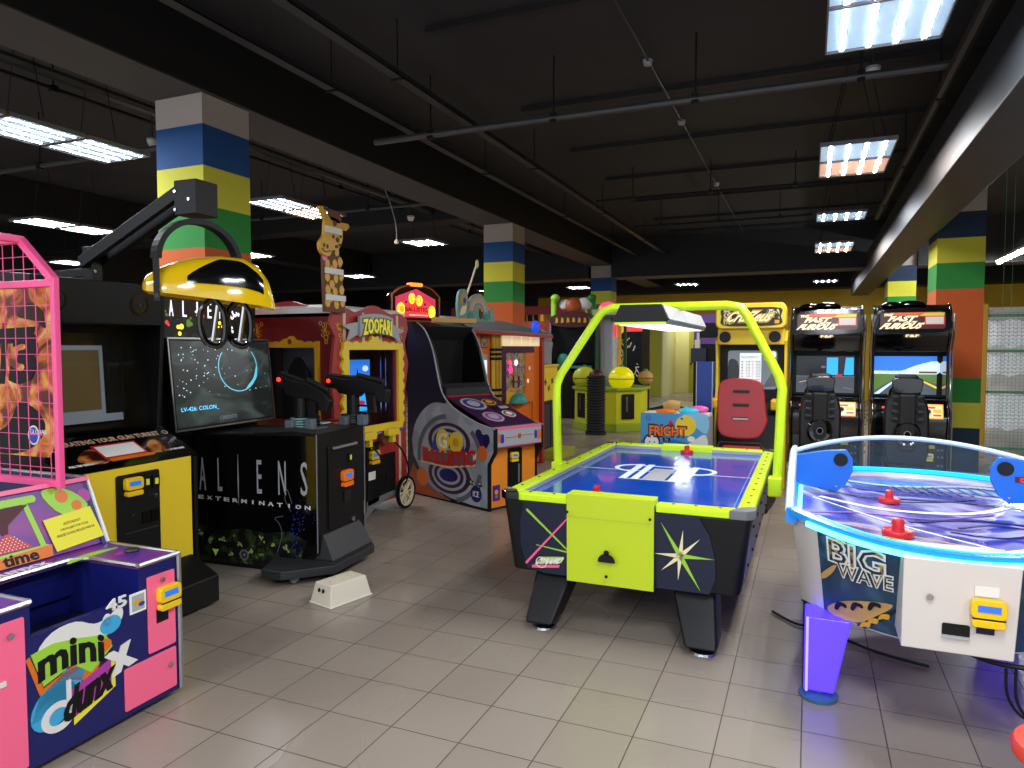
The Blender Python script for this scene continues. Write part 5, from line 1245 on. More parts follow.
for pts, w_, c in [([(-.1, 3.95), (.2, 4.1), (.5, 4.0), (.58, 4.3), (.2, 4.55), (-.3, 4.5)], .03, 'navy'), ([(-.5, 4.35), (-.2, 4.2), (.2, 4.25), (.45, 4.5)], .045, 'white'), ([(-.55, 3.9), (-.3, 4.05), (0, 4.05), (.3, 4.25)], .02, 'violet'), ([(-.55, 4.9), (-.2, 4.75), (.2, 4.85), (.55, 4.7)], .03, 'royal'), ([(-.45, 5.05), (-.1, 4.95), (.3, 5.05), (.5, 4.95)], .05, 'slate_light'), ([(-.5, 4.6), (-.1, 4.45), (.3, 4.65)], .02, 'navy'), ([(.15, 3.45), (.35, 3.6), (.55, 3.9)], .05, 'white'), ([(.05, 3.8), (.25, 3.75), (.42, 3.9), (.25, 4.0), (.1, 3.9)], .018, 'navy')]:
    mk.line(W3, c2(pts, 6), w_, .002, c)
for i in range(7): mk.line(W3, [(-.55 + i * .11, 3.62 - .02 * i), (-.42 + i * .11, 3.34 - .0 * i)], .012, .003, 'tan')
for i in range(3): mk.line(W3, [(-.55, 3.75 - i * .12), (.15, 3.50 - i * .10)], .010, .003, 'tan')
mk.line(W3, c2([(-.54, 4.3), (-.2, 3.9), (.1, 3.6), (.3, 3.4)], 5), .012, .003, 'paper')
for i in range(9): mk.line(W3, [(-.1 + i * .06, 5.0), (-.02 + i * .055, 4.75)], .012, .003, 'slate_dark')
mk.build('playfield_swirls', None, pfm)
# wings with speakers
for sx in (-1, 1):
    wf = FRONT(4.50)
    pts = [(-.690, .87), (-.690, 1.04), (-.52, 1.075), (-.41, 1.085), (-.375, 1.03), (-.375, .96), (-.41, .88), (-.46, .835)]
    pts = [((x + .04) * -sx, z - .02) for x, z in pts]
    w_ = MB().poly(wf, pts if sx < 0 else pts[::-1], .03).build('speaker_wing', 'bw_blue', t, bevel=.006, label='blue speaker wing' + (' with red score display' if sx > 0 else ''))
    MB().disc(wf, sx * .40, 1.005, .038, d=.008, base=.03).build('speaker', 'black', w_)
    MB().disc(wf, sx * .42, .85, .006, d=.006, base=.03).build('screw', 'chrome', w_)
    if sx > 0:
        s_ = MB().rect(wf, .445, .60, .935, .965, .006, base=.03).build('score_display', 'maroon', w_)
        MB().text(wf, '0.0s2', .52, .95, .11, .020, .002, base=.037).build('score_digits', 'led_red', s_)
MB().rect(FRONT(3.9), .50, .60, .80, .82, .02).build('goal_light', 'led_red', t)
# legs
for sx in (-1, 1):
    for y0_, y1_, yb0 in ((3.53, 3.72, 3.50), (4.95, 4.76, 5.0)):
        xo, xi = sx * .575, sx * .375; bo, bi = sx * .575, sx * .445
        B = [(bo, yb0, .05), (bi, yb0, .05), (bi, yb0 + (.12 if y0_ < 4 else -.12), .05), (bo, yb0 + (.12 if y0_ < 4 else -.12), .05)]
        T = [(xo, y0_, .39), (xi, y0_, .39), (xi, y1_, .39), (xo, y1_, .39)]
        if (sx > 0) != (y0_ > 4): B = [B[i] for i in (0, 3, 2, 1)]; T = [T[i] for i in (0, 3, 2, 1)]
        if False: pass
        lg_ = MB().hexa(B, T).build('leg', 'leg_glow', t, bevel=.008, label='leg glowing violet blue')
        MB().rod((bo - sx * .012, yb0 - (.005 if y0_ < 4 else -.005), .05), (xo - sx * .012, y0_ - (.005 if y0_ < 4 else -.005), .39), .006, 6).build('leg_edge', 'leg_glow_light', lg_)
        MB().lathe([(.085, 0), (.088, .018), (.03, .03), (.03, .055)], TOP(0, (bo + bi) / 2, yb0 + (.06 if y0_ < 4 else -.06)), 22).build('foot', 'base_blue', lg_, smooth=True)
mallet((.427, 4.40, zf(-.15) + .003), 'red mallet in the middle of the purple swirled playfield', 1.15)
mallet((.39, 3.62, zf(-.19) + .003), 'red mallet nearest the cyan rim of the purple table', 1.35)
# signage board at right of control box
o = MB().use('red').rect(FRONT(3.62), .955 - .0, 1.22, .44, .60, .01).use('paper').rect(FRONT(3.608), .975, 1.20, .46, .585, .003).build('framed_notice')
tag(o, 'red framed paper notice on the wave table side at the right edge', 'notice')

# cables on the floor
o = MB().tube(catmull([(-.18, 4.60, .012), (-.05, 4.45, .012), (.08, 4.42, .012), (.35, 4.2, .012), (.6, 4.1, .012)], 6), .008, 6).build('floor_cable', 'black'); tag(o, 'black cable on the tiles between the two air hockey tables', 'cable')
o = MB().tube(catmull([(.47, 3.66, .35), (.62, 3.58, .33), (.75, 3.53, .30), (.95, 3.5, .31), (1.2, 3.6, .30)], 6), .010, 6).build('hanging_cable', 'black'); tag(o, 'thick black cable under the white control box', 'cable')
for i, pts in enumerate([[(.79, 3.48, .30), (.80, 3.48, .18), (.86, 3.48, .10), (.95, 3.46, .12), (1.05, 3.5, .27)], [(.83, 3.5, .30), (.84, 3.5, .15), (.92, 3.5, .06), (1.02, 3.5, .10), (1.1, 3.5, .25)], [(.88, 3.52, .30), (.95, 3.5, .20), (1.06, 3.48, .16), (1.15, 3.5, .22)]]):
    o = MB().tube(catmull(pts, 6), .006, 6).build('hanging_cable', 'black'); tag(o, ['black cable loop hanging closest under the white control box', 'lowest black cable loop dangling under the purple table', 'short cable loop at the right edge under the purple table'][i], 'cable', 'cable loops under the wave table')
# orange stool in the corner
t = thing('round_stool', 'round orange-red stool top at the bottom right corner', 'stool', (.785, 2.60, 0))
MB().lathe([(.0, .36), (.15, .36), (.17, .375), (.175, .40), (.165, .42), (.14, .43), (0, .432)], None, 28).build('seat', 'seat_red2' if mat('seat_red2', 'd8422e', .4) else 0, t, smooth=True)
for i in range(4):
    a_ = pi / 4 + i * pi / 2; MB().rod((.16 * cos(a_), .16 * sin(a_), 0), (.11 * cos(a_), .11 * sin(a_), .37), .012, 8).build('leg', 'chrome', t)
# ================= racing machines =================
def racer(loc, label):
    t = thing('racing_machine', label, 'arcade machine', loc, 0, 'street racing machines')
    W = .40
    pf = [(.0, .0), (.0, .62), (-.05, .80), (-.02, .95), (.10, 1.06), (.12, 1.62), (.0, 1.78), (-.02, 1.85), (.02, 2.10), (.12, 2.17), (.75, 2.17), (.80, 0)]
    b = MB().use('black_gloss').prism(pf, SIDE(-W), 0, .03).prism(pf, SIDE(W - .03), 0, .03)
    b.prism([(.0, 1.78), (-.02, 1.85), (.02, 2.10), (.12, 2.16), (.7, 2.16), (.7, 1.62), (.12, 1.62)], SIDE(-W + .03), 0, 2 * W - .06)
    b.box(-W + .03, W - .03, .02, .78, .02, .62).box(-W + .03, W - .03, .6, .78, .6, 1.7)
    b.prism([(-.05, .80), (-.02, .95), (.10, 1.06), (.3, 1.06), (.3, .6), (0, .6)], SIDE(-W + .03), 0, 2 * W - .06)
    b.build('cabinet', None, t, bevel=.01)
    ch = MB()
    for x in (-W - .015, W + .015): ch.tube([(x, -.0, .25), (x, -.02, .9), (x, .08, 1.1), (x, .09, 1.6), (x, -.03, 1.8), (x, -.02, 2.05)], .014, 8)
    ch.build('side_trim', 'chrome', t, smooth=True)
    hd = Fr((-W + .02, -.035, 1.85), (1, 0, 0), (0, .03, .24)); ww = 2 * W - .04
    ho = MB().poly(hd, c2([(0, .0), (.0, .18), (.06, .25), (.2, .275), (ww / 2, .285), (ww - .2, .275), (ww - .06, .25), (ww, .18), (ww, .0), (ww / 2, -.035)], 4, True), .06, base=-.06).build('marquee_housing', 'black_gloss', t, bevel=.01)
    MB().ball((0, .15, 2.16), .16, .1, .06, z0=0).ball((-.2, .15, 2.15), .12, .1, .06, z0=0).build('roof_dome', 'black_gloss', ho, smooth=True)
    q = hd.sh(.002)
    a = MB().use('m_dark')
    a.poly(q, rrect(.05, ww - .05, .03, .225, .03), .003, 'm_dark').poly(q, [(.12, .20), (.40, .17), (.68, .20), (.66, .222), (.15, .22)], .005, 'm_rust').poly(q, [(.45, .18), (.69, .16), (.70, .215), (.5, .21)], .006, 'm_olive')
    for s_, x, y, w_, h_ in (('THE', .13, .195, .09, .025), ('FAST', .28, .15, .26, .055), ('AND THE', .36, .11, .12, .018), ('FURIOUS', .275, .065, .40, .062)): a.text(q, s_, x, y, w_, h_, .008, 'lit_cream', bold=.05, shear=.15)
    a.build('marquee_picture', None, ho)
    MB().use('red').rect(q, .50, .70, .072, .178, .010).use('gray_lit').rect(q, .512, .688, .084, .166, .012).build('marquee_sticker', None, ho)
    MB().disc(FRONT(-.02), 0, 1.79, .085, .022, .03).text(FRONT(-.05), 'F&F', 0, 1.79, .12, .03, .004, 'lit_cream' ).build('badge', None, t) if False else None
    bg = MB().use('maroon').disc(FRONT(-.035), 0, 1.80, .09, .024, .012).text(FRONT(-.047), 'F&F', 0, 1.80, .13, .028, .004, 'lit_cream', bold=.03).build('badge', None, t)
    sc = FRONT(.58)
    mo = MB().rect(sc, -W + .03, W - .03, 1.06, 1.64, .03).build('screen_bezel', 'black', t)
    # steering wheel, dash, controls
    da = Fr((-W + .05, -.062, .84), (1, 0, 0), (0, .045, .15)); 
    pn = MB().use('lit_orange').rect(da, .46, .68, .01, .18, .006).use('lit_cream').rect(da, .47, .67, .02, .17, .007).use('black').disc(da, .53, .09, .025, d=.03).use('lit_red').rect(da, .58, .66, .04, .06, .009).rect(da, .50, .6, .13, .15, .009).use('lit_orange').rect(da, .58, .66, .08, .12, .009).build('shifter_panel', None, t)
    MB().use('lit_red').rect(da, .06, .09, .12, .14, .012).use('royal').rect(da, .06, .10, .06, .08, .012).use('lit_orange').rect(da, .12, .15, .05, .07, .012).build('view_buttons', None, t)
    st = Fr((-.07, -.10, 1.10), (1, 0, 0), (0, .35, .94))
    sw = MB(); sw.tube([st.p(.155 * cos(a_), .155 * sin(a_), 0) for a_ in [2 * pi * i / 24 for i in range(24)]], .018, 8, closed=True)
    sw.disc(st, 0, 0, .05, d=.03, base=-.01)
    for a_ in (R(90), R(200), R(-20)): sw.beam(st.p(0, 0, 0), st.p(.15 * cos(a_), .15 * sin(a_), 0), .03, .012)
    so = sw.build('steering_wheel', 'black_gloss', t, smooth=True)
    MB().rod(st.p(0, 0, 0), st.p(0, -.0, -.15), .03).build('steering_column', 'black', so)
    f0 = FRONT(0)
    cd = MB().rect(f0, .12, .36, .05, .55, .01).build('coin_door', 'black', t); card_reader(cd, f0.sh(.01), .20, .40, .8, 'note_yellow')
    MB().rect(f0, .17, .26, .50, .54, .014).build('ticket_display', 'olive', cd)
    k = MB()
    for z in (.3, .4, .48):
        for x in (.29, .33): k.rect(f0, x, x + .012, z, z + .012, .016)
    k.build('screws', 'steel', cd)
    return t, mo
mat('m_dark', '3a0e10', .3, emit=.25); mat('m_rust', 'b0481c', .3, emit=.6); mat('m_olive', '9aa02a', .3, emit=.6); mat('gray_lit', 'b0b0aa', .4, emit=.2); mat('dusk', '26282e', .2, emit=.35); mat('dusk_road', '585c64', .2, emit=.45)
scf = FRONT(.55)
ra, mo = racer((.19, 9.3, 0), 'left black racing machine with dark night-road screen')
rb = dup(ra, (1.09, 9.3, 0), 0, 'right black racing machine with blue-sky road screen')
a = MB().use('dusk').rect(scf, -.34, .34, 1.09, 1.56, .002).rect(scf, -.34, .34, 1.09, 1.30, .003, 'dusk_road').rect(scf, .02, .15, 1.32, 1.54, .004, 'scr_cyan').poly(scf, [(.22, 1.32), (.38 - .05, 1.32), (.33, 1.54), (.24, 1.54)], .004, 'scr_cyan').rect(scf, -.34, .34, 1.295, 1.305, .005, 'scr_gray').rect(scf, .12, .2, 1.3, 1.33, .006, 'lit_pink').disc(scf, -.02, 1.42, .03, .015, .004, 'scr_gray').line(scf, [(-.3, 1.22), (-.1, 1.27)], .008, .005, 'lit_cream').line(scf, [(.22, 1.16), (.32, 1.14)], .01, .005, 'scr_gray')
a.build('screen_picture', None, ra)
a = MB().use('scr_sky').rect(scf, -.34, .34, 1.09, 1.56, .002).poly(scf, c2([(-.05, 1.38), (.1, 1.44), (.34, 1.5), (.34, 1.34), (-.3, 1.34), (-.34, 1.38)], 3, True), .003, 'scr_cloud').rect(scf, -.34, .34, 1.09, 1.345, .004, 'scr_road').poly(scf, [(-.34, 1.345), (-.02, 1.345), (-.34, 1.13)], .005, 'scr_grass').poly(scf, [(.0, 1.345), (.34, 1.345), (.34, 1.22)], .005, 'scr_grass')
a.poly(scf, [(.02, 1.34), (.04, 1.34), (.34, 1.19), (.34, 1.165)], .006, 'scr_line').poly(scf, [(-.02, 1.34), (-.01, 1.34), (-.28, 1.09), (-.34, 1.09)], .006, 'scr_cloud').rect(scf, -.34, .34, 1.34, 1.352, .006, 'scr_cloud')
for x in (-.28, -.2, -.12, -.06): a.rect(scf, x, x + .006, 1.34, 1.40, .007, 'paper')
a.rect(scf, .15, .34, 1.352, 1.375, .007, 'tan')
a.build('screen_picture', None, rb)

def race_seat(loc, label):
    t = thing('racing_chair', label, 'chair', loc, 0, 'black racing seats')
    t.scale = (.88, 1, .98)
    b = MB()
    sec = [(.44, -.20, -.05), (.60, -.235, -.06), (.80, -.24, -.03), (1.0, -.24, .0), (1.12, -.215, .02), (1.20, -.15, .03), (1.36, -.14, .06), (1.41, -.11, .07)]
    vs = []
    for z, x, y in sec:
        vs += [(x, y, z), (-x, y, z), (-x, y + .10, z), (x, y + .10, z)]
    fs = [(3, 2, 1, 0), tuple(4 * (len(sec) - 1) + i for i in range(4))]
    for k in range(len(sec) - 1):
        for i in range(4): fs.append((4 * k + i, 4 * k + (i + 1) % 4, 4 * k + 4 + (i + 1) % 4, 4 * k + 4 + i))
    sb = b.add(vs, fs).build('seat_shell', 'black', t, bevel=.03, seg=3)
    MB().poly(FRONT(-.02), c2([(-.14, 1.37), (.14, 1.37), (.155, 1.28), (.12, 1.21), (-.12, 1.21), (-.155, 1.28)], 3, True), .03, base=-.02).build('headrest', 'black_gloss', sb, bevel=.012)
    MB().box(-.085, .085, -.10, .0, .60, 1.20).build('back_spine', 'rubber', sb, bevel=.02)
    sp_ = MB().lathe([(.14, 0), (.145, .03), (.12, .045), (.05, .03), (.045, .04), (0, .04)], Fr((0, -.06, .78), (1, 0, 0), (0, 0, 1)), 24).build('speaker_pod', 'black_gloss', t, smooth=True)
    MB().ring(FRONT(-.105), 0, .78, .035, .008, .004).build('speaker_ring', 'steel', sp_)
    for s_ in (-1, 1):
        for z in (.92, 1.0, 1.08, 1.16): MB().poly(FRONT(-.06), [(s_ * .10, z), (s_ * .17, z + .01), (s_ * .16, z + .035), (s_ * .10, z + .03)][::s_], .03).build('back_rib', 'dark_metal', sb, bevel=.004)
    MB().box(-.22, .22, -.02, .42, .36, .50).build('seat_cushion', 'black', t, bevel=.04)
    MB().hexa([(-.26, -.15, 0), (.26, -.15, 0), (.26, .45, 0), (-.26, .45, 0)], [(-.2, -.05, .38), (.2, -.05, .38), (.2, .35, .38), (-.2, .35, .38)]).build('pedestal', 'black', t, bevel=.02)
    return t
s1 = race_seat((.12, 8.35, 0), 'black racing seat in front of the night-road screen')
dup(s1, (.95, 8.35, 0), 0, 'black racing seat in front of the blue-sky screen')

# yellow racing machine
t = thing('driving_machine', 'yellow driving machine with rounded header, round speakers and red seat', 'arcade machine', (-.645, 8.8, 0), 0)
W = .395
b = MB().use('yellow').poly(FRONT(-.06), rrect(-W, W, 1.885, 2.19, .07), .50, base=-.46)
b.build('header_hood', None, t, bevel=.02)
q = FRONT(-.10)
a = MB().use('m_black2' if mat('m_black2', '0c0c08', .3, emit=.1) else 0).poly(q, c2([(-.31, 1.93), (0, 1.915), (.33, 1.935), (.335, 2.03), (.33, 2.125), (0, 2.135), (-.31, 2.125), (-.325, 2.03)], 3, True), .004)
a.use('comic_art').poly(q, [(-.3, 1.94), (-.2, 1.94), (-.22, 2.11), (-.3, 2.11)], .006).poly(q, [(.2, 2.03), (.32, 2.0), (.32, 2.11), (.15, 2.11)], .006)
a.text(q, 'CruZeus', .0, 2.03, .50, .13, .008, 'gold', bold=.07, shear=.2).text(q, 'CruZeus', .0, 2.03, .48, .115, .012, 'lit_cream', bold=.02, shear=.2).rect(q, .27, .32, 1.945, 1.985, .008, 'gold')
a.build('header_sign', None, t)
b = MB().use('yellow').prism([(.0, 1.70), (-.02, 1.89), (.45, 1.89), (.45, 1.70)], SIDE(-W + .02), 0, 2 * W - .04).build('speaker_panel', None, t, bevel=.008)
for x in (-.29, .27): MB().ring(FRONT(-.02), x, 1.79, .075, .014, .012, 'gold').disc(FRONT(-.015), x, 1.79, .068, d=.006, m='black').build('speaker', None, b)
b = MB().use('yellow')
pf = [(.0, .0), (-.0, .9), (.06, 1.15), (.06, 1.60), (-.0, 1.75), (.6, 1.9), (.75, 0)]
b.prism(pf, SIDE(-W - .01), 0, .03).prism(pf, SIDE(W - .02), 0, .03).build('side_panel', None, t, bevel=.006)
b = MB().use('black').box(-W + .02, W - .02, .02, .7, .0, 1.02).box(-W + .02, W - .02, .3, .7, 1.0, 1.75).rect(FRONT(.28), -W + .02, W - .02, 1.0, 1.70, .02).build('cabinet', None, t)
q = FRONT(.255)
a = MB().use('scr_gray').poly(q, rrect(-.28, .29, 1.16, 1.63, .03), .004)
a.rect(q, -.14, .11, 1.18, 1.60, .005, 'scr_white').poly(q, c2([(-.27, 1.2), (-.15, 1.3), (-.17, 1.5), (-.27, 1.5)], 3, True), .005, 'dusk').poly(q, [(.13, 1.18), (.28, 1.2), (.28, 1.45)], .005, 'dusk_road').poly(q, c2([(.16, 1.5), (.27, 1.55), (.26, 1.62), (.14, 1.6)], 3, True), .005, 'scr_white')
for i in range(9):
    for j, x in enumerate((-.12, -.07, -.04, .0, .05, .08)): a.rect(q, x, x + .02, 1.20 + i * .036, 1.213 + i * .036, .006, 'scr_red' if j in (1, 3) else 'dusk')
a.text(q, 'RACE RESULT', -.02, 1.55, .2, .024, .007, 'dusk')
a.build('screen_picture', None, t)
MB().box(-.47, -.33, -.35, -.05, .95, 1.07).build('side_handle', 'warm_yellow', t, bevel=.02); MB().box(.25, .42, -.35, -.05, .95, 1.07).build('side_handle', 'warm_yellow', t, bevel=.02)
MB().hexa([(-.35, -.4, 0), (.35, -.4, 0), (.35, .02, 0), (-.35, .02, 0)], [(-.33, -.2, .9), (.33, -.2, .9), (.33, .02, 1.02), (-.33, .02, 1.02)]).build('dashboard', 'black', t, bevel=.02)
t = thing('red_racing_seat', 'red plastic bucket seat with three slots facing the yellow driving machine', 'seat', (-.64, 7.52, 0), 0)
# back with slots: stacked pieces
def sx_(z): return .225 + .0 * z if z > 1.0 else .20
out = c2([(-.16, .74), (-.225, .82), (-.235, 1.0), (-.235, 1.2), (-.20, 1.31), (-.08, 1.345), (.08, 1.345), (.19, 1.31), (.225, 1.2), (.245, 1.0), (.26, .92), (.24, .84), (.17, .74), (0, .72)], 4, True)
me_b = MB().poly(Fr((0, 0, 0), (1, 0, 0), (0, .10, .995)), out, .05).build('seat_back', 'seat_red', t, bevel=.018, seg=3)
g = Fr((0, 0, 0), (1, 0, 0), (0, .10, .995)).sh(.051)
for z, c in ((1.21, 'black'), (1.07, 'black'), (.93, 'light_gray')): MB().poly(g, rrect(-.085, .085, z - .018, z + .018, .016), .002, 'maroon').poly(g, rrect(-.078, .078, z - .012, z + .006, .008), .003, c).build('slot', None, me_b)
MB().box(-.22, .22, .02, .45, .50, .60).build('seat_pan', 'seat_red', t, bevel=.03)
MB().hexa([(-.28, -.15, 0), (.28, -.15, 0), (.34, .55, 0), (-.34, .55, 0)], [(-.29, -.05, .50), (.29, -.05, .50), (.29, .45, .50), (-.29, .45, .50)]).build('pedestal', 'black', t, bevel=.02)
MB().tube([(-.26, -.06, .52), (-.2, .0, .68), (.2, .0, .68), (.26, -.06, .52)], .015, 8).build('seat_bracket', 'dark_metal', t)

# ================= fright machine and blue cabinet =================
t = thing('toddler_shooting_machine', 'low sky-blue machine front with orange FRIGHT lettering and toys on top', 'arcade machine', (-1.33, 7.6, 0), 0)
b = MB().use('light_gray').box(-.36, .36, .01, .42, .02, .93).build('cabinet', None, t, bevel=.006)
mat('fr_sky', '4a9ad0', .4); mat('fr_sky2', '8cc8ea', .4); mat('fr_blue', '1f6cb4', .4)
q = FRONT(.0)
a = MB().use('fr_sky').rect(q, -.35, .35, .30, .955, .01).poly(q, [(-.35, .3), (-.35, .66), (-.2, .62), (0, .68), (.35, .60), (.35, .3)], .012, 'fr_blue').poly(q, c2([(.1, .955), (.35, .955), (.35, .75), (.2, .85)], 3, True), .012, 'fr_sky2').poly(q, c2([(.05, .55), (.2, .66), (.34, .74), (.35, .5), (.1, .45)], 3, True), .013, 'white')
a.disc(q, .13, .83, .11, .11, .015, 'yellow').disc(q, .09, .905, .022, .018, .017, 'fr_sky2').disc(q, .09, .905, .010, d=.019, m='black').disc(q, -.23, .64, .075, .07, .015, 'paper').disc(q, -.25, .64, .008, d=.017, m='black').disc(q, -.20, .64, .008, d=.017, m='black').ring(q, -.23, .64, .085, .016, .014, 'black', a0=0, a1=pi).ring(q, -.27, .90, .022, .01, .014, 'fr_blue').poly(q, [(-.06, .83), (-.03, .89), (.0, .85), (.0, .82)], .016, 'red')
a.text(q, 'FRIGHT', -.06, .765, .40, .105, .016, 'maroon', bold=.08, warp=lambda x, y: (x, y * (1.1 - .5 * x))).text(q, 'FRIGHT', -.06, .765, .385, .09, .02, 'orange_card', bold=.03, warp=lambda x, y: (x, y * (1.1 - .5 * x))).rect(q, -.11, -.03, .655, .695, .018, 'navy_dark').disc(q, .19, .69, .04, .03, .018, 'paper')
a.text(q, 'N', -.07, .675, .03, .03, .021, 'fr_sky2')
a.build('front_panel', None, t, label='sky-blue printed front')
MB().box(-.36, .36, .0, .02, .0, .30).build('kick_plate', 'gray', t)
MB().box(-.35, .35, .02, .42, .93, .945).build('play_tray', 'white', t)
def toy(lbl, cat, nm, fn, mm, loc):
    o = fn(MB()).build(nm, mm, None, smooth=True); o.location = loc; tag(o, lbl, cat)
g_ = thing('toy_blaster', 'black and cream toy gun lying on the sky-blue machine', 'toy gun', (-1.42, 7.84, .95))
MB().tube([(-.22, 0, .02), (-.05, 0, .06)], [.012, .02], 8).build('barrel', 'black', g_, smooth=True)
MB().tube([(-.06, 0, .06), (.0, 0, .075), (.03, 0, .075), (.12, 0, .07)], [.035, .06, .06, .05], 12).build('body', 'tan', g_, smooth=True); MB().tube([(.12, 0, .06), (.2, 0, .03)], .015, 8).build('handle', 'dark_brown', g_)
toy('flat orange toy piece beside the black toy gun', 'toy', 'toy_piece', lambda m_: m_.ball((0, 0, .02), .11, .05, .03), 'orange', (-1.43, 7.70, .947))
toy('bright cyan toy piece on the sky-blue machine', 'toy', 'toy_piece', lambda m_: m_.ball((0, 0, .03), .11, .06, .04), 'cyan', (-1.19, 7.72, .947))
toy('pink toy piece behind the cyan one', 'toy', 'toy_piece', lambda m_: m_.ball((0, 0, .04), .10, .05, .04), 'led_pink2' if mat('led_pink2', 'f060b0', .4) else 0, (-1.10, 7.90, .947))
o = MB().use('navy2' if mat('navy2', '143a8c', .35) else 0).box(-1.21, -1.03, 8.40, 8.62, 0, 1.50).use('slate_light').box(-1.215, -1.205, 8.39, 8.41, 0, 1.5).box(-1.035, -1.025, 8.39, 8.41, 0, 1.5).build('blue_pillar_cabinet', None, None, bevel=.004)
tag(o, 'narrow blue upright pillar between the sky-blue machine and yellow driving machine', 'pillar')
t = thing('screen_cabinet', 'black cabinet with a violet framed screen left of the yellow driving machine', 'arcade machine', (-1.40, 10.3, 0))
MB().box(-.13, .42, 0, .6, 0, 1.72).build('cabinet', 'black', t, bevel=.01)
mb = MB().use('violet').poly(FRONT(.1), rrect(-.13, .36, 1.72, 2.14, .03), .08).use('black').rect(FRONT(.02), -.05, .30, 1.81, 2.02, .004).build('violet_screen', None, t)
MB().box(-.10, -.03, -.1, 0, 1.5, 1.78).rod((-.06, -.05, 1.78), (-.06, -.05, 1.88), .02).build('gun_holster', 'white', t); MB().box(-.15, .06, -.12, 0, 1.45, 1.66).build('speaker_box', 'navy_dark', t)

# ================= ball drum machine =================
t = thing('ball_drum_machine', 'lime-yellow octagonal machine with round ball domes and a tall tube tower', 'arcade machine', (-3.8, 14.3, 0))
mat('drum', 'd4d420', .4); mat('drum2', '9cb030', .4)
def octo(r, z0, z1, m_, nm, par=t, a0=pi / 8, n=8, bev=.01):
    return MB().use(m_).prism([(r * cos(a0 + 2 * pi * i / n), r * sin(a0 + 2 * pi * i / n)) for i in range(n)], TOP(0), z0, z1).build(nm, None, par, bevel=bev)
octo(.82, .0, .16, 'drum2', 'plinth'); bs = octo(.76, .16, .82, 'drum', 'base_cabinet'); octo(.82, .82, .88, 'drum2', 'counter')
for x, sg in ((-.48, -1), (.50, 1)):
    c_ = R(-90 + sg * 45 * .95)
    f_ = Fr((.71 * cos(c_), .71 * sin(c_), 0), (-sin(c_), cos(c_), 0), (0, 0, 1))
    d_ = MB().rect(f_, -.14, .14, .25, .75, .015).build('coin_door', 'black', t); MB().rect(f_, -.05, -.01, .4, .7, .02).build('slot', 'steel', d_)
for x, y, m_, r_ in ((-.45, -.40, 'drum', .25), (.33, -.45, 'ball_yellow', .26), (.70, .1, 'tan', .16)):
    bo = MB().ball((x, y, 1.06), r_, r_, r_ * .93).build('ball_dome', m_, t, smooth=True); MB().ring(TOP(1.05), x, y, r_ + .003, .012, .012, n=30).build('dome_seam', 'rubber', bo)
    MB().lathe([(.05, 1.06 + r_ * .9), (.04, 1.10 + r_ * .9), (0, 1.1 + r_ * .9)], TOP(0, x, y), 12).build('dome_knob', 'green', bo)
for i in range(4):
    a_ = pi / 4 + i * pi / 2; MB().box(.33 * cos(a_) - .03, .33 * cos(a_) + .03, .33 * sin(a_) - .03, .33 * sin(a_) + .03, .88, 2.3).build('tower_post', 'warm_yellow' if i % 2 else 'dark_green', t)
MB().box(-.2, .02, -.12, .12, .88, 2.28).build('tower_panel', 'slate_light', t); MB().rod((.12, -.16, .88), (.12, -.16, 2.2), .05, 14).build('clear_tube', 'acrylic', t, smooth=True)
mb = MB().use('dark_green').box(-.40, .40, -.40, .40, 2.28, 2.34).use('cream').box(-.32, .32, -.32, .32, 2.34, 2.46).build('tower_cap', None, t)
MB().ball((-.05, -.1, 2.46), .20, .2, .17, z0=0).build('dome_light', 'pink_dome', t, smooth=True)
MB().use('lit_red').rod((.14, -.24, 1.9), (.14, -.24, 2.15), .03).use('white').rod((.14, -.24, 1.1), (.14, -.24, 1.9), .025).build('height_gauge', None, t)
t = thing('strength_tester', 'black ribbed rubber column with dark red dome before the lime-yellow machine', 'arcade machine', (-3.78, 13.1, 0))
pr_ = []
for i in range(20): pr_ += [(.165, .06 + i * .054), (.185, .06 + i * .054 + .018), (.185, .06 + i * .054 + .032), (.165, .06 + i * .054 + .05)]
MB().lathe([(.20, 0), (.20, .05)] + pr_, None, 24).build('ribbed_column', 'rubber', t, smooth=True)
MB().ball((0, 0, 1.14), .14, .14, .12, z0=0).build('dome', 'maroon', t, smooth=True)
# totem machine
t = thing('graphic_totem_machine', 'black machine with white scribbled graphics and orange topper behind yellow dome', 'arcade machine', (-3.95, 16.2, 0), -6); t.scale = (1.05, 1, 1.03)
MB().prism([(-.40, 0), (.36, 0), (.36, 2.05), (.10, 2.15), (-.12, 1.95), (-.40, 1.75)], FRONT(0), 0, -.6).build('cabinet', 'black', t, bevel=.01)
a = MB(); q = FRONT(0); r_ = random.Random(5)
for i in range(26):
    x, z = r_.uniform(-.3, .3), r_.uniform(.9, 1.9 - .0)
    a.line(q, [(x, z), (x + r_.uniform(-.08, .08), z + r_.uniform(-.12, .12))], .025, .004, r_.choice(['cream', 'paper', 'gold', 'white']))
a.ring(q, -.28, 1.45, .22, .03, .004, 'cream', a0=-1.2, a1=1.3)
a.build('graphics', None, t)
MB().poly(FRONT(.1), star(.15, 2.18, .22, .12, 7), .1).build('topper', 'orange', t); MB().rect(FRONT(.05), .0, .36, 2.0, 2.12, .06).build('topper_sign', 'lit_red', t)
MB().poly(FRONT(-.02), star(-.42, 1.82, .1, .06, 6), .05).build('orange_flower', 'red', t)

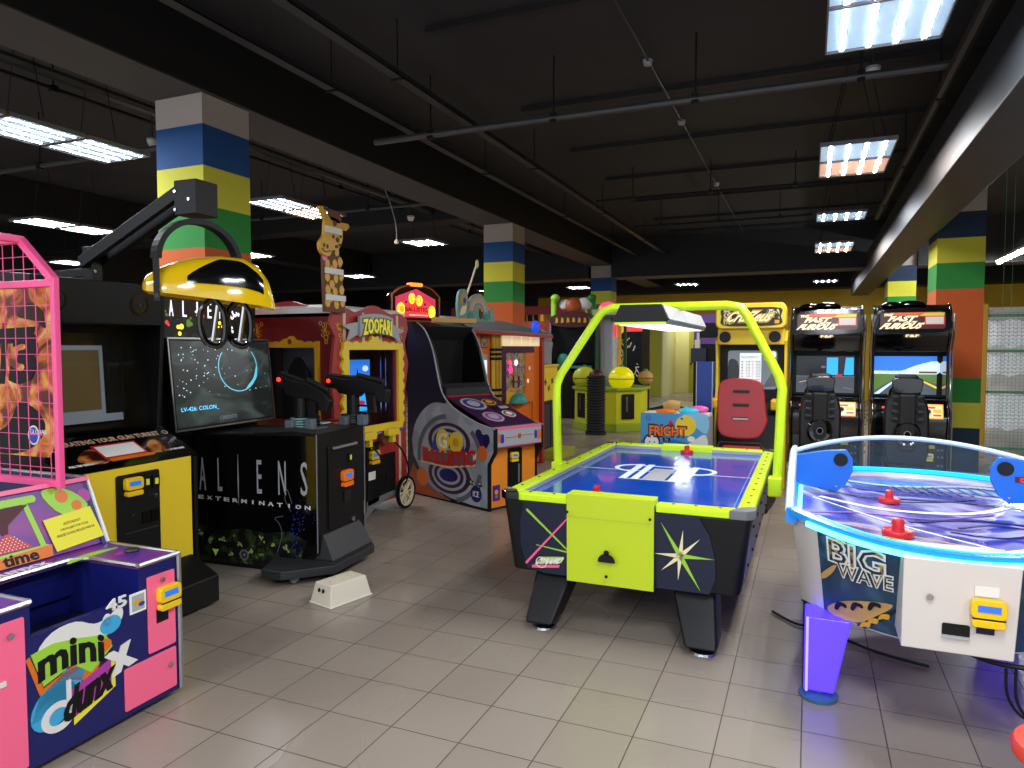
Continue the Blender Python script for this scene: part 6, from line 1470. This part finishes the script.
# ================= dinosaur machine =================
t = thing('dinosaur_hood_machine', 'dark machine with curved hood, brown header and green dinosaurs on top', 'arcade machine', (-5.15, 15.9, 0), 20); t.scale = (1.2, 1, 1.2)
MB().prism([(.0, 0), (.9, 0), (.9, 2.0), (.55, 2.05), (.35, 1.95), (.30, 1.1), (.0, .95)], SIDE(-.45), 0, .9).build('cabinet', 'black', t, bevel=.01)
hood = c2([(.0, .95), (-.28, 1.05), (-.38, 1.35), (-.32, 1.7), (-.05, 1.92), (.35, 1.97)], 5)
MB().prism(hood + [(.35, 1.0)], SIDE(-.47), 0, .03).prism(hood + [(.35, 1.0)], SIDE(.44), 0, .03).build('hood', 'slate_dark', t)
MB().rect(FRONT(-.02), -.35, .35, 1.0, 1.05, .2).ball((-.2, -.2, 1.15), .12, .1, .14).build('green_gun', 'teal', t)
hd = MB().use('maroon').poly(FRONT(-.05), c2([(-.42, 1.85), (0, 1.80), (.42, 1.85), (.42, 2.02), (0, 2.12), (-.42, 2.02)], 4, True), .1).build('header', None, t)
k = MB()
for i in range(7): k.poly(FRONT(-.15), [(-.36 + i * .11, 1.90 - .01 * abs(3 - i)), (-.30 + i * .11, 1.90), (-.31 + i * .11, 1.98), (-.35 + i * .11, 1.99)], .01, 'gold')
k.build('header_lettering', None, hd)
MB().ball((0, -.05, 2.22), .16, .1, .16).build('orange_dinosaur', 'rust', t, smooth=True)
MB().ball((.22, 0, 2.26), .16, .1, .13).ball((-.16, .05, 2.25), .12, .1, .11).build('white_cloud', 'white', t, smooth=True)
for s_ in (-1, 1): MB().tube([(s_ * .38, 0, 2.0), (s_ * .38, 0, 2.28), (s_ * .36, -.05, 2.36)], [.06, .06, .08], 10).ball((s_ * .36, -.06, 2.38), .09, .09, .07).build('green_dinosaur', 'green' if s_ > 0 else 'lime_green', t, smooth=True)
# yellow monkey machine
t = thing('monkey_panel_machine', 'small yellow panel machine with black doors right of the orange prize machine', 'arcade machine', (-3.68, 10.2, 0), 90)
MB().box(-.34, .34, .0, .6, .02, .86).build('cabinet', 'black', t, bevel=.01)
MB().box(-.35, .35, -.03, .6, 1.38, 1.41).box(-.35, .35, .0, .6, .86, 1.38).build('yellow_box', 'yellow', t)
a = MB(); q = FRONT(0)
for x in (-.2, -.05, .1, .22): a.poly(q, star(x, 1.1 + .06 * sin(x * 20), .06, .025, 4, x * 9), .006, 'dark_brown')
a.build('monkey_drawing', None, t)
MB().rect(q, -.28, -.02, .15, .8, .012).rect(q, .03, .28, .15, .8, .012).build('coin_door', 'dark_gray', t)
MB().box(-.33, .33, -.3, .0, 0, .12).build('foot_step', 'olive', t)
MB().prism([(.1, 1.41), (.05, 1.75), (.3, 2.0), (.6, 2.0), (.6, 1.41)], SIDE(-.30), 0, .6).build('round_hood', 'slate', t, bevel=.02)

# ================= play structure far back =================
t = thing('play_structure', 'red and yellow indoor play structure far behind the machines', 'play structure', (-8.4, 20.5, 0))
for x in (-2.2, -1.1, 0, 1.1, 2.2):
    for y in (0, 2.0): MB().rod((x, y, 0), (x, y, 3.0), .07, 10).build('yellow_post', 'warm_yellow', t)
mb = MB().use('red_panel').box(-2.4, 2.4, -.05, .05, 2.72, 2.98).box(-2.4, 2.4, 1.9, 2.05, 1.0, 2.6).box(-2.3, 2.3, 0, 2.0, 1.9, 1.98).build('red_panels', None, t)
k = MB()
for i in range(22): k.box(-2.3 + i * .21, -2.27 + i * .21, -.03, .03, 2.0, 2.72)
k.box(-2.3, 2.3, -.03, .03, 2.3, 2.33).build('railing', 'tan', t)
MB().tube(catmull([(-1.7, -.3, .8), (-1.7, -.3, 1.9), (-1.2, -.3, 2.2), (-.4, -.3, 2.2)], 5), .16, 12).build('slide_tube', 'dark_brown', t, smooth=True)
MB().box(-2.1, -1.9, -.1, 0, .9, 1.9).box(-1.0, -.7, -.1, .0, .9, 1.9).build('padding', 'purple', t); MB().box(-1.55, -1.25, -.1, 0, .9, 1.9).build('orange_padding', 'orange', t)
t = thing('pale_machine', 'pale blue-white machine backing between dinosaur hood and orange roof', 'arcade machine', (-5.6, 13.2, 0))
MB().poly(FRONT(0), [(-.8, 0), (.7, 0), (.7, 1.9), (.5, 2.05), (-.6, 2.0), (-.8, 1.8)], .5, base=-.5).build('cabinet', 'slate_light', t, bevel=.02); MB().disc(FRONT(-.0), .3, 1.75, .12, .05, .02).build('badge', 'lit_white', t)
for i, (x, y, h_, c, lb) in enumerate([(-2.75, 19.2, 2.3, 'cream', 'cream narrow machine with framed green picture by the corridor'), (-6.5, 15.5, 1.9, 'plum', 'dark plum machine far behind the orange prize machine'), (-5.0, 21.5, 2.2, 'white', 'white panel stand left of the corridor opening'), (-8.2, 9.8, 1.95, 'navy', 'navy machine behind the red stage cabinet'), (-9.5, 7.6, 1.9, 'black', 'black machine behind the turret gun cabinet')]):
    if i == 0: x = -4.75 + .3; y = 18.6
    t = thing('upright_machine', lb, 'arcade machine', (x, y, 0))
    MB().prism([(-.0, 0), (.0, .9), (.15, 1.0), (.15, h_ - .3), (0, h_ - .25), (0, h_), (.6, h_), (.6, 0)], SIDE(-.32), 0, .64).build('cabinet', c, t, bevel=.01)
    MB().rect(FRONT(.15), -.25, .25, 1.1, h_ - .4, .006).build('picture_panel', 'prize_art' if i != 0 else 'lime_green', t); MB().rect(FRONT(0), -.28, .28, h_ - .22, h_ - .03, .006).build('header_sign', 'lit_pink' if i % 2 else 'lit_orange', t)
# ================= net enclosure on the right =================
t = thing('net_enclosure', 'yellow-framed green net enclosure with scalloped white curtains at right edge', 'play enclosure', (2.45, 12.6, 0))
for x in (-.03, 2.4): MB().box(x - .055, x + .055, -.05, .05, 0, 2.33).build('yellow_post', 'warm_yellow', t, bevel=.01)
for z in (.15, 1.0, 1.62, 2.15): MB().box(0, 2.4, -.02, .02, z - .02, z + .02).build('rail', 'net_green', t)
k = MB()
for i in range(48): k.box(i * .05, i * .05 + .003, -.002, .002, .1, 2.2)
for i in range(42): k.box(0, 2.4, -.002, .002, .1 + i * .05, .103 + i * .05)
k.build('net', 'net_green', t)
for x0_ in (.02, .26, .52, .80):
    for z0_, z1_ in ((1.66, 2.10), (1.06, 1.56) if False else (1.66, 2.1), (.42, 1.10)):
        pass
def curtain(x0_, x1_, z0_, z1_, y_):
    vs = []; n = 24
    for i in range(n + 1):
        x = x0_ + (x1_ - x0_) * i / n; yy = y_ + .03 * sin(i * pi / 3); sag = .05 * abs(sin(i * pi / 8))
        vs += [(x, yy, z0_ + sag), (x, yy, z1_ - sag), (x, yy + .01, z1_ - sag), (x, yy + .01, z0_ + sag)]
    fs = [(4 * i + k, 4 * i + (k + 1) % 4, 4 * i + 4 + (k + 1) % 4, 4 * i + 4 + k) for i in range(n) for k in range(4)]
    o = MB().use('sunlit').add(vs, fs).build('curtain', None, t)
    k = MB()
    for i in range(int((x1_ - x0_) / .08)):
        for j in range(int((z1_ - z0_) / .06)): k.ring(FRONT(y_ - .045), x0_ + .04 + i * .08, z0_ + .05 + j * .06, .036, .005, .004, a0=0, a1=pi, n=6)
    k.build('scallop_pattern', 'slate', o)
curtain(.05, 1.1, 1.66, 2.12, .35); curtain(.05, 1.1, 1.22, 1.60, .35); curtain(.05, 1.1, .38, .98, .35); curtain(1.2, 2.3, .38, 2.1, .35)
MB().box(0, 2.4, .5, .55, 0, 2.3).build('back_panel', 'white', t)
MB().box(-.05, 2.4, 0.0, .6, 2.20, 2.24).build('ceiling_frame', 'white', t)
for x in (.25, .36): MB().rod((x, .2, 2.2), (x, .2, 4.4), .004, 5).build('suspension_wire', 'net_green', t)
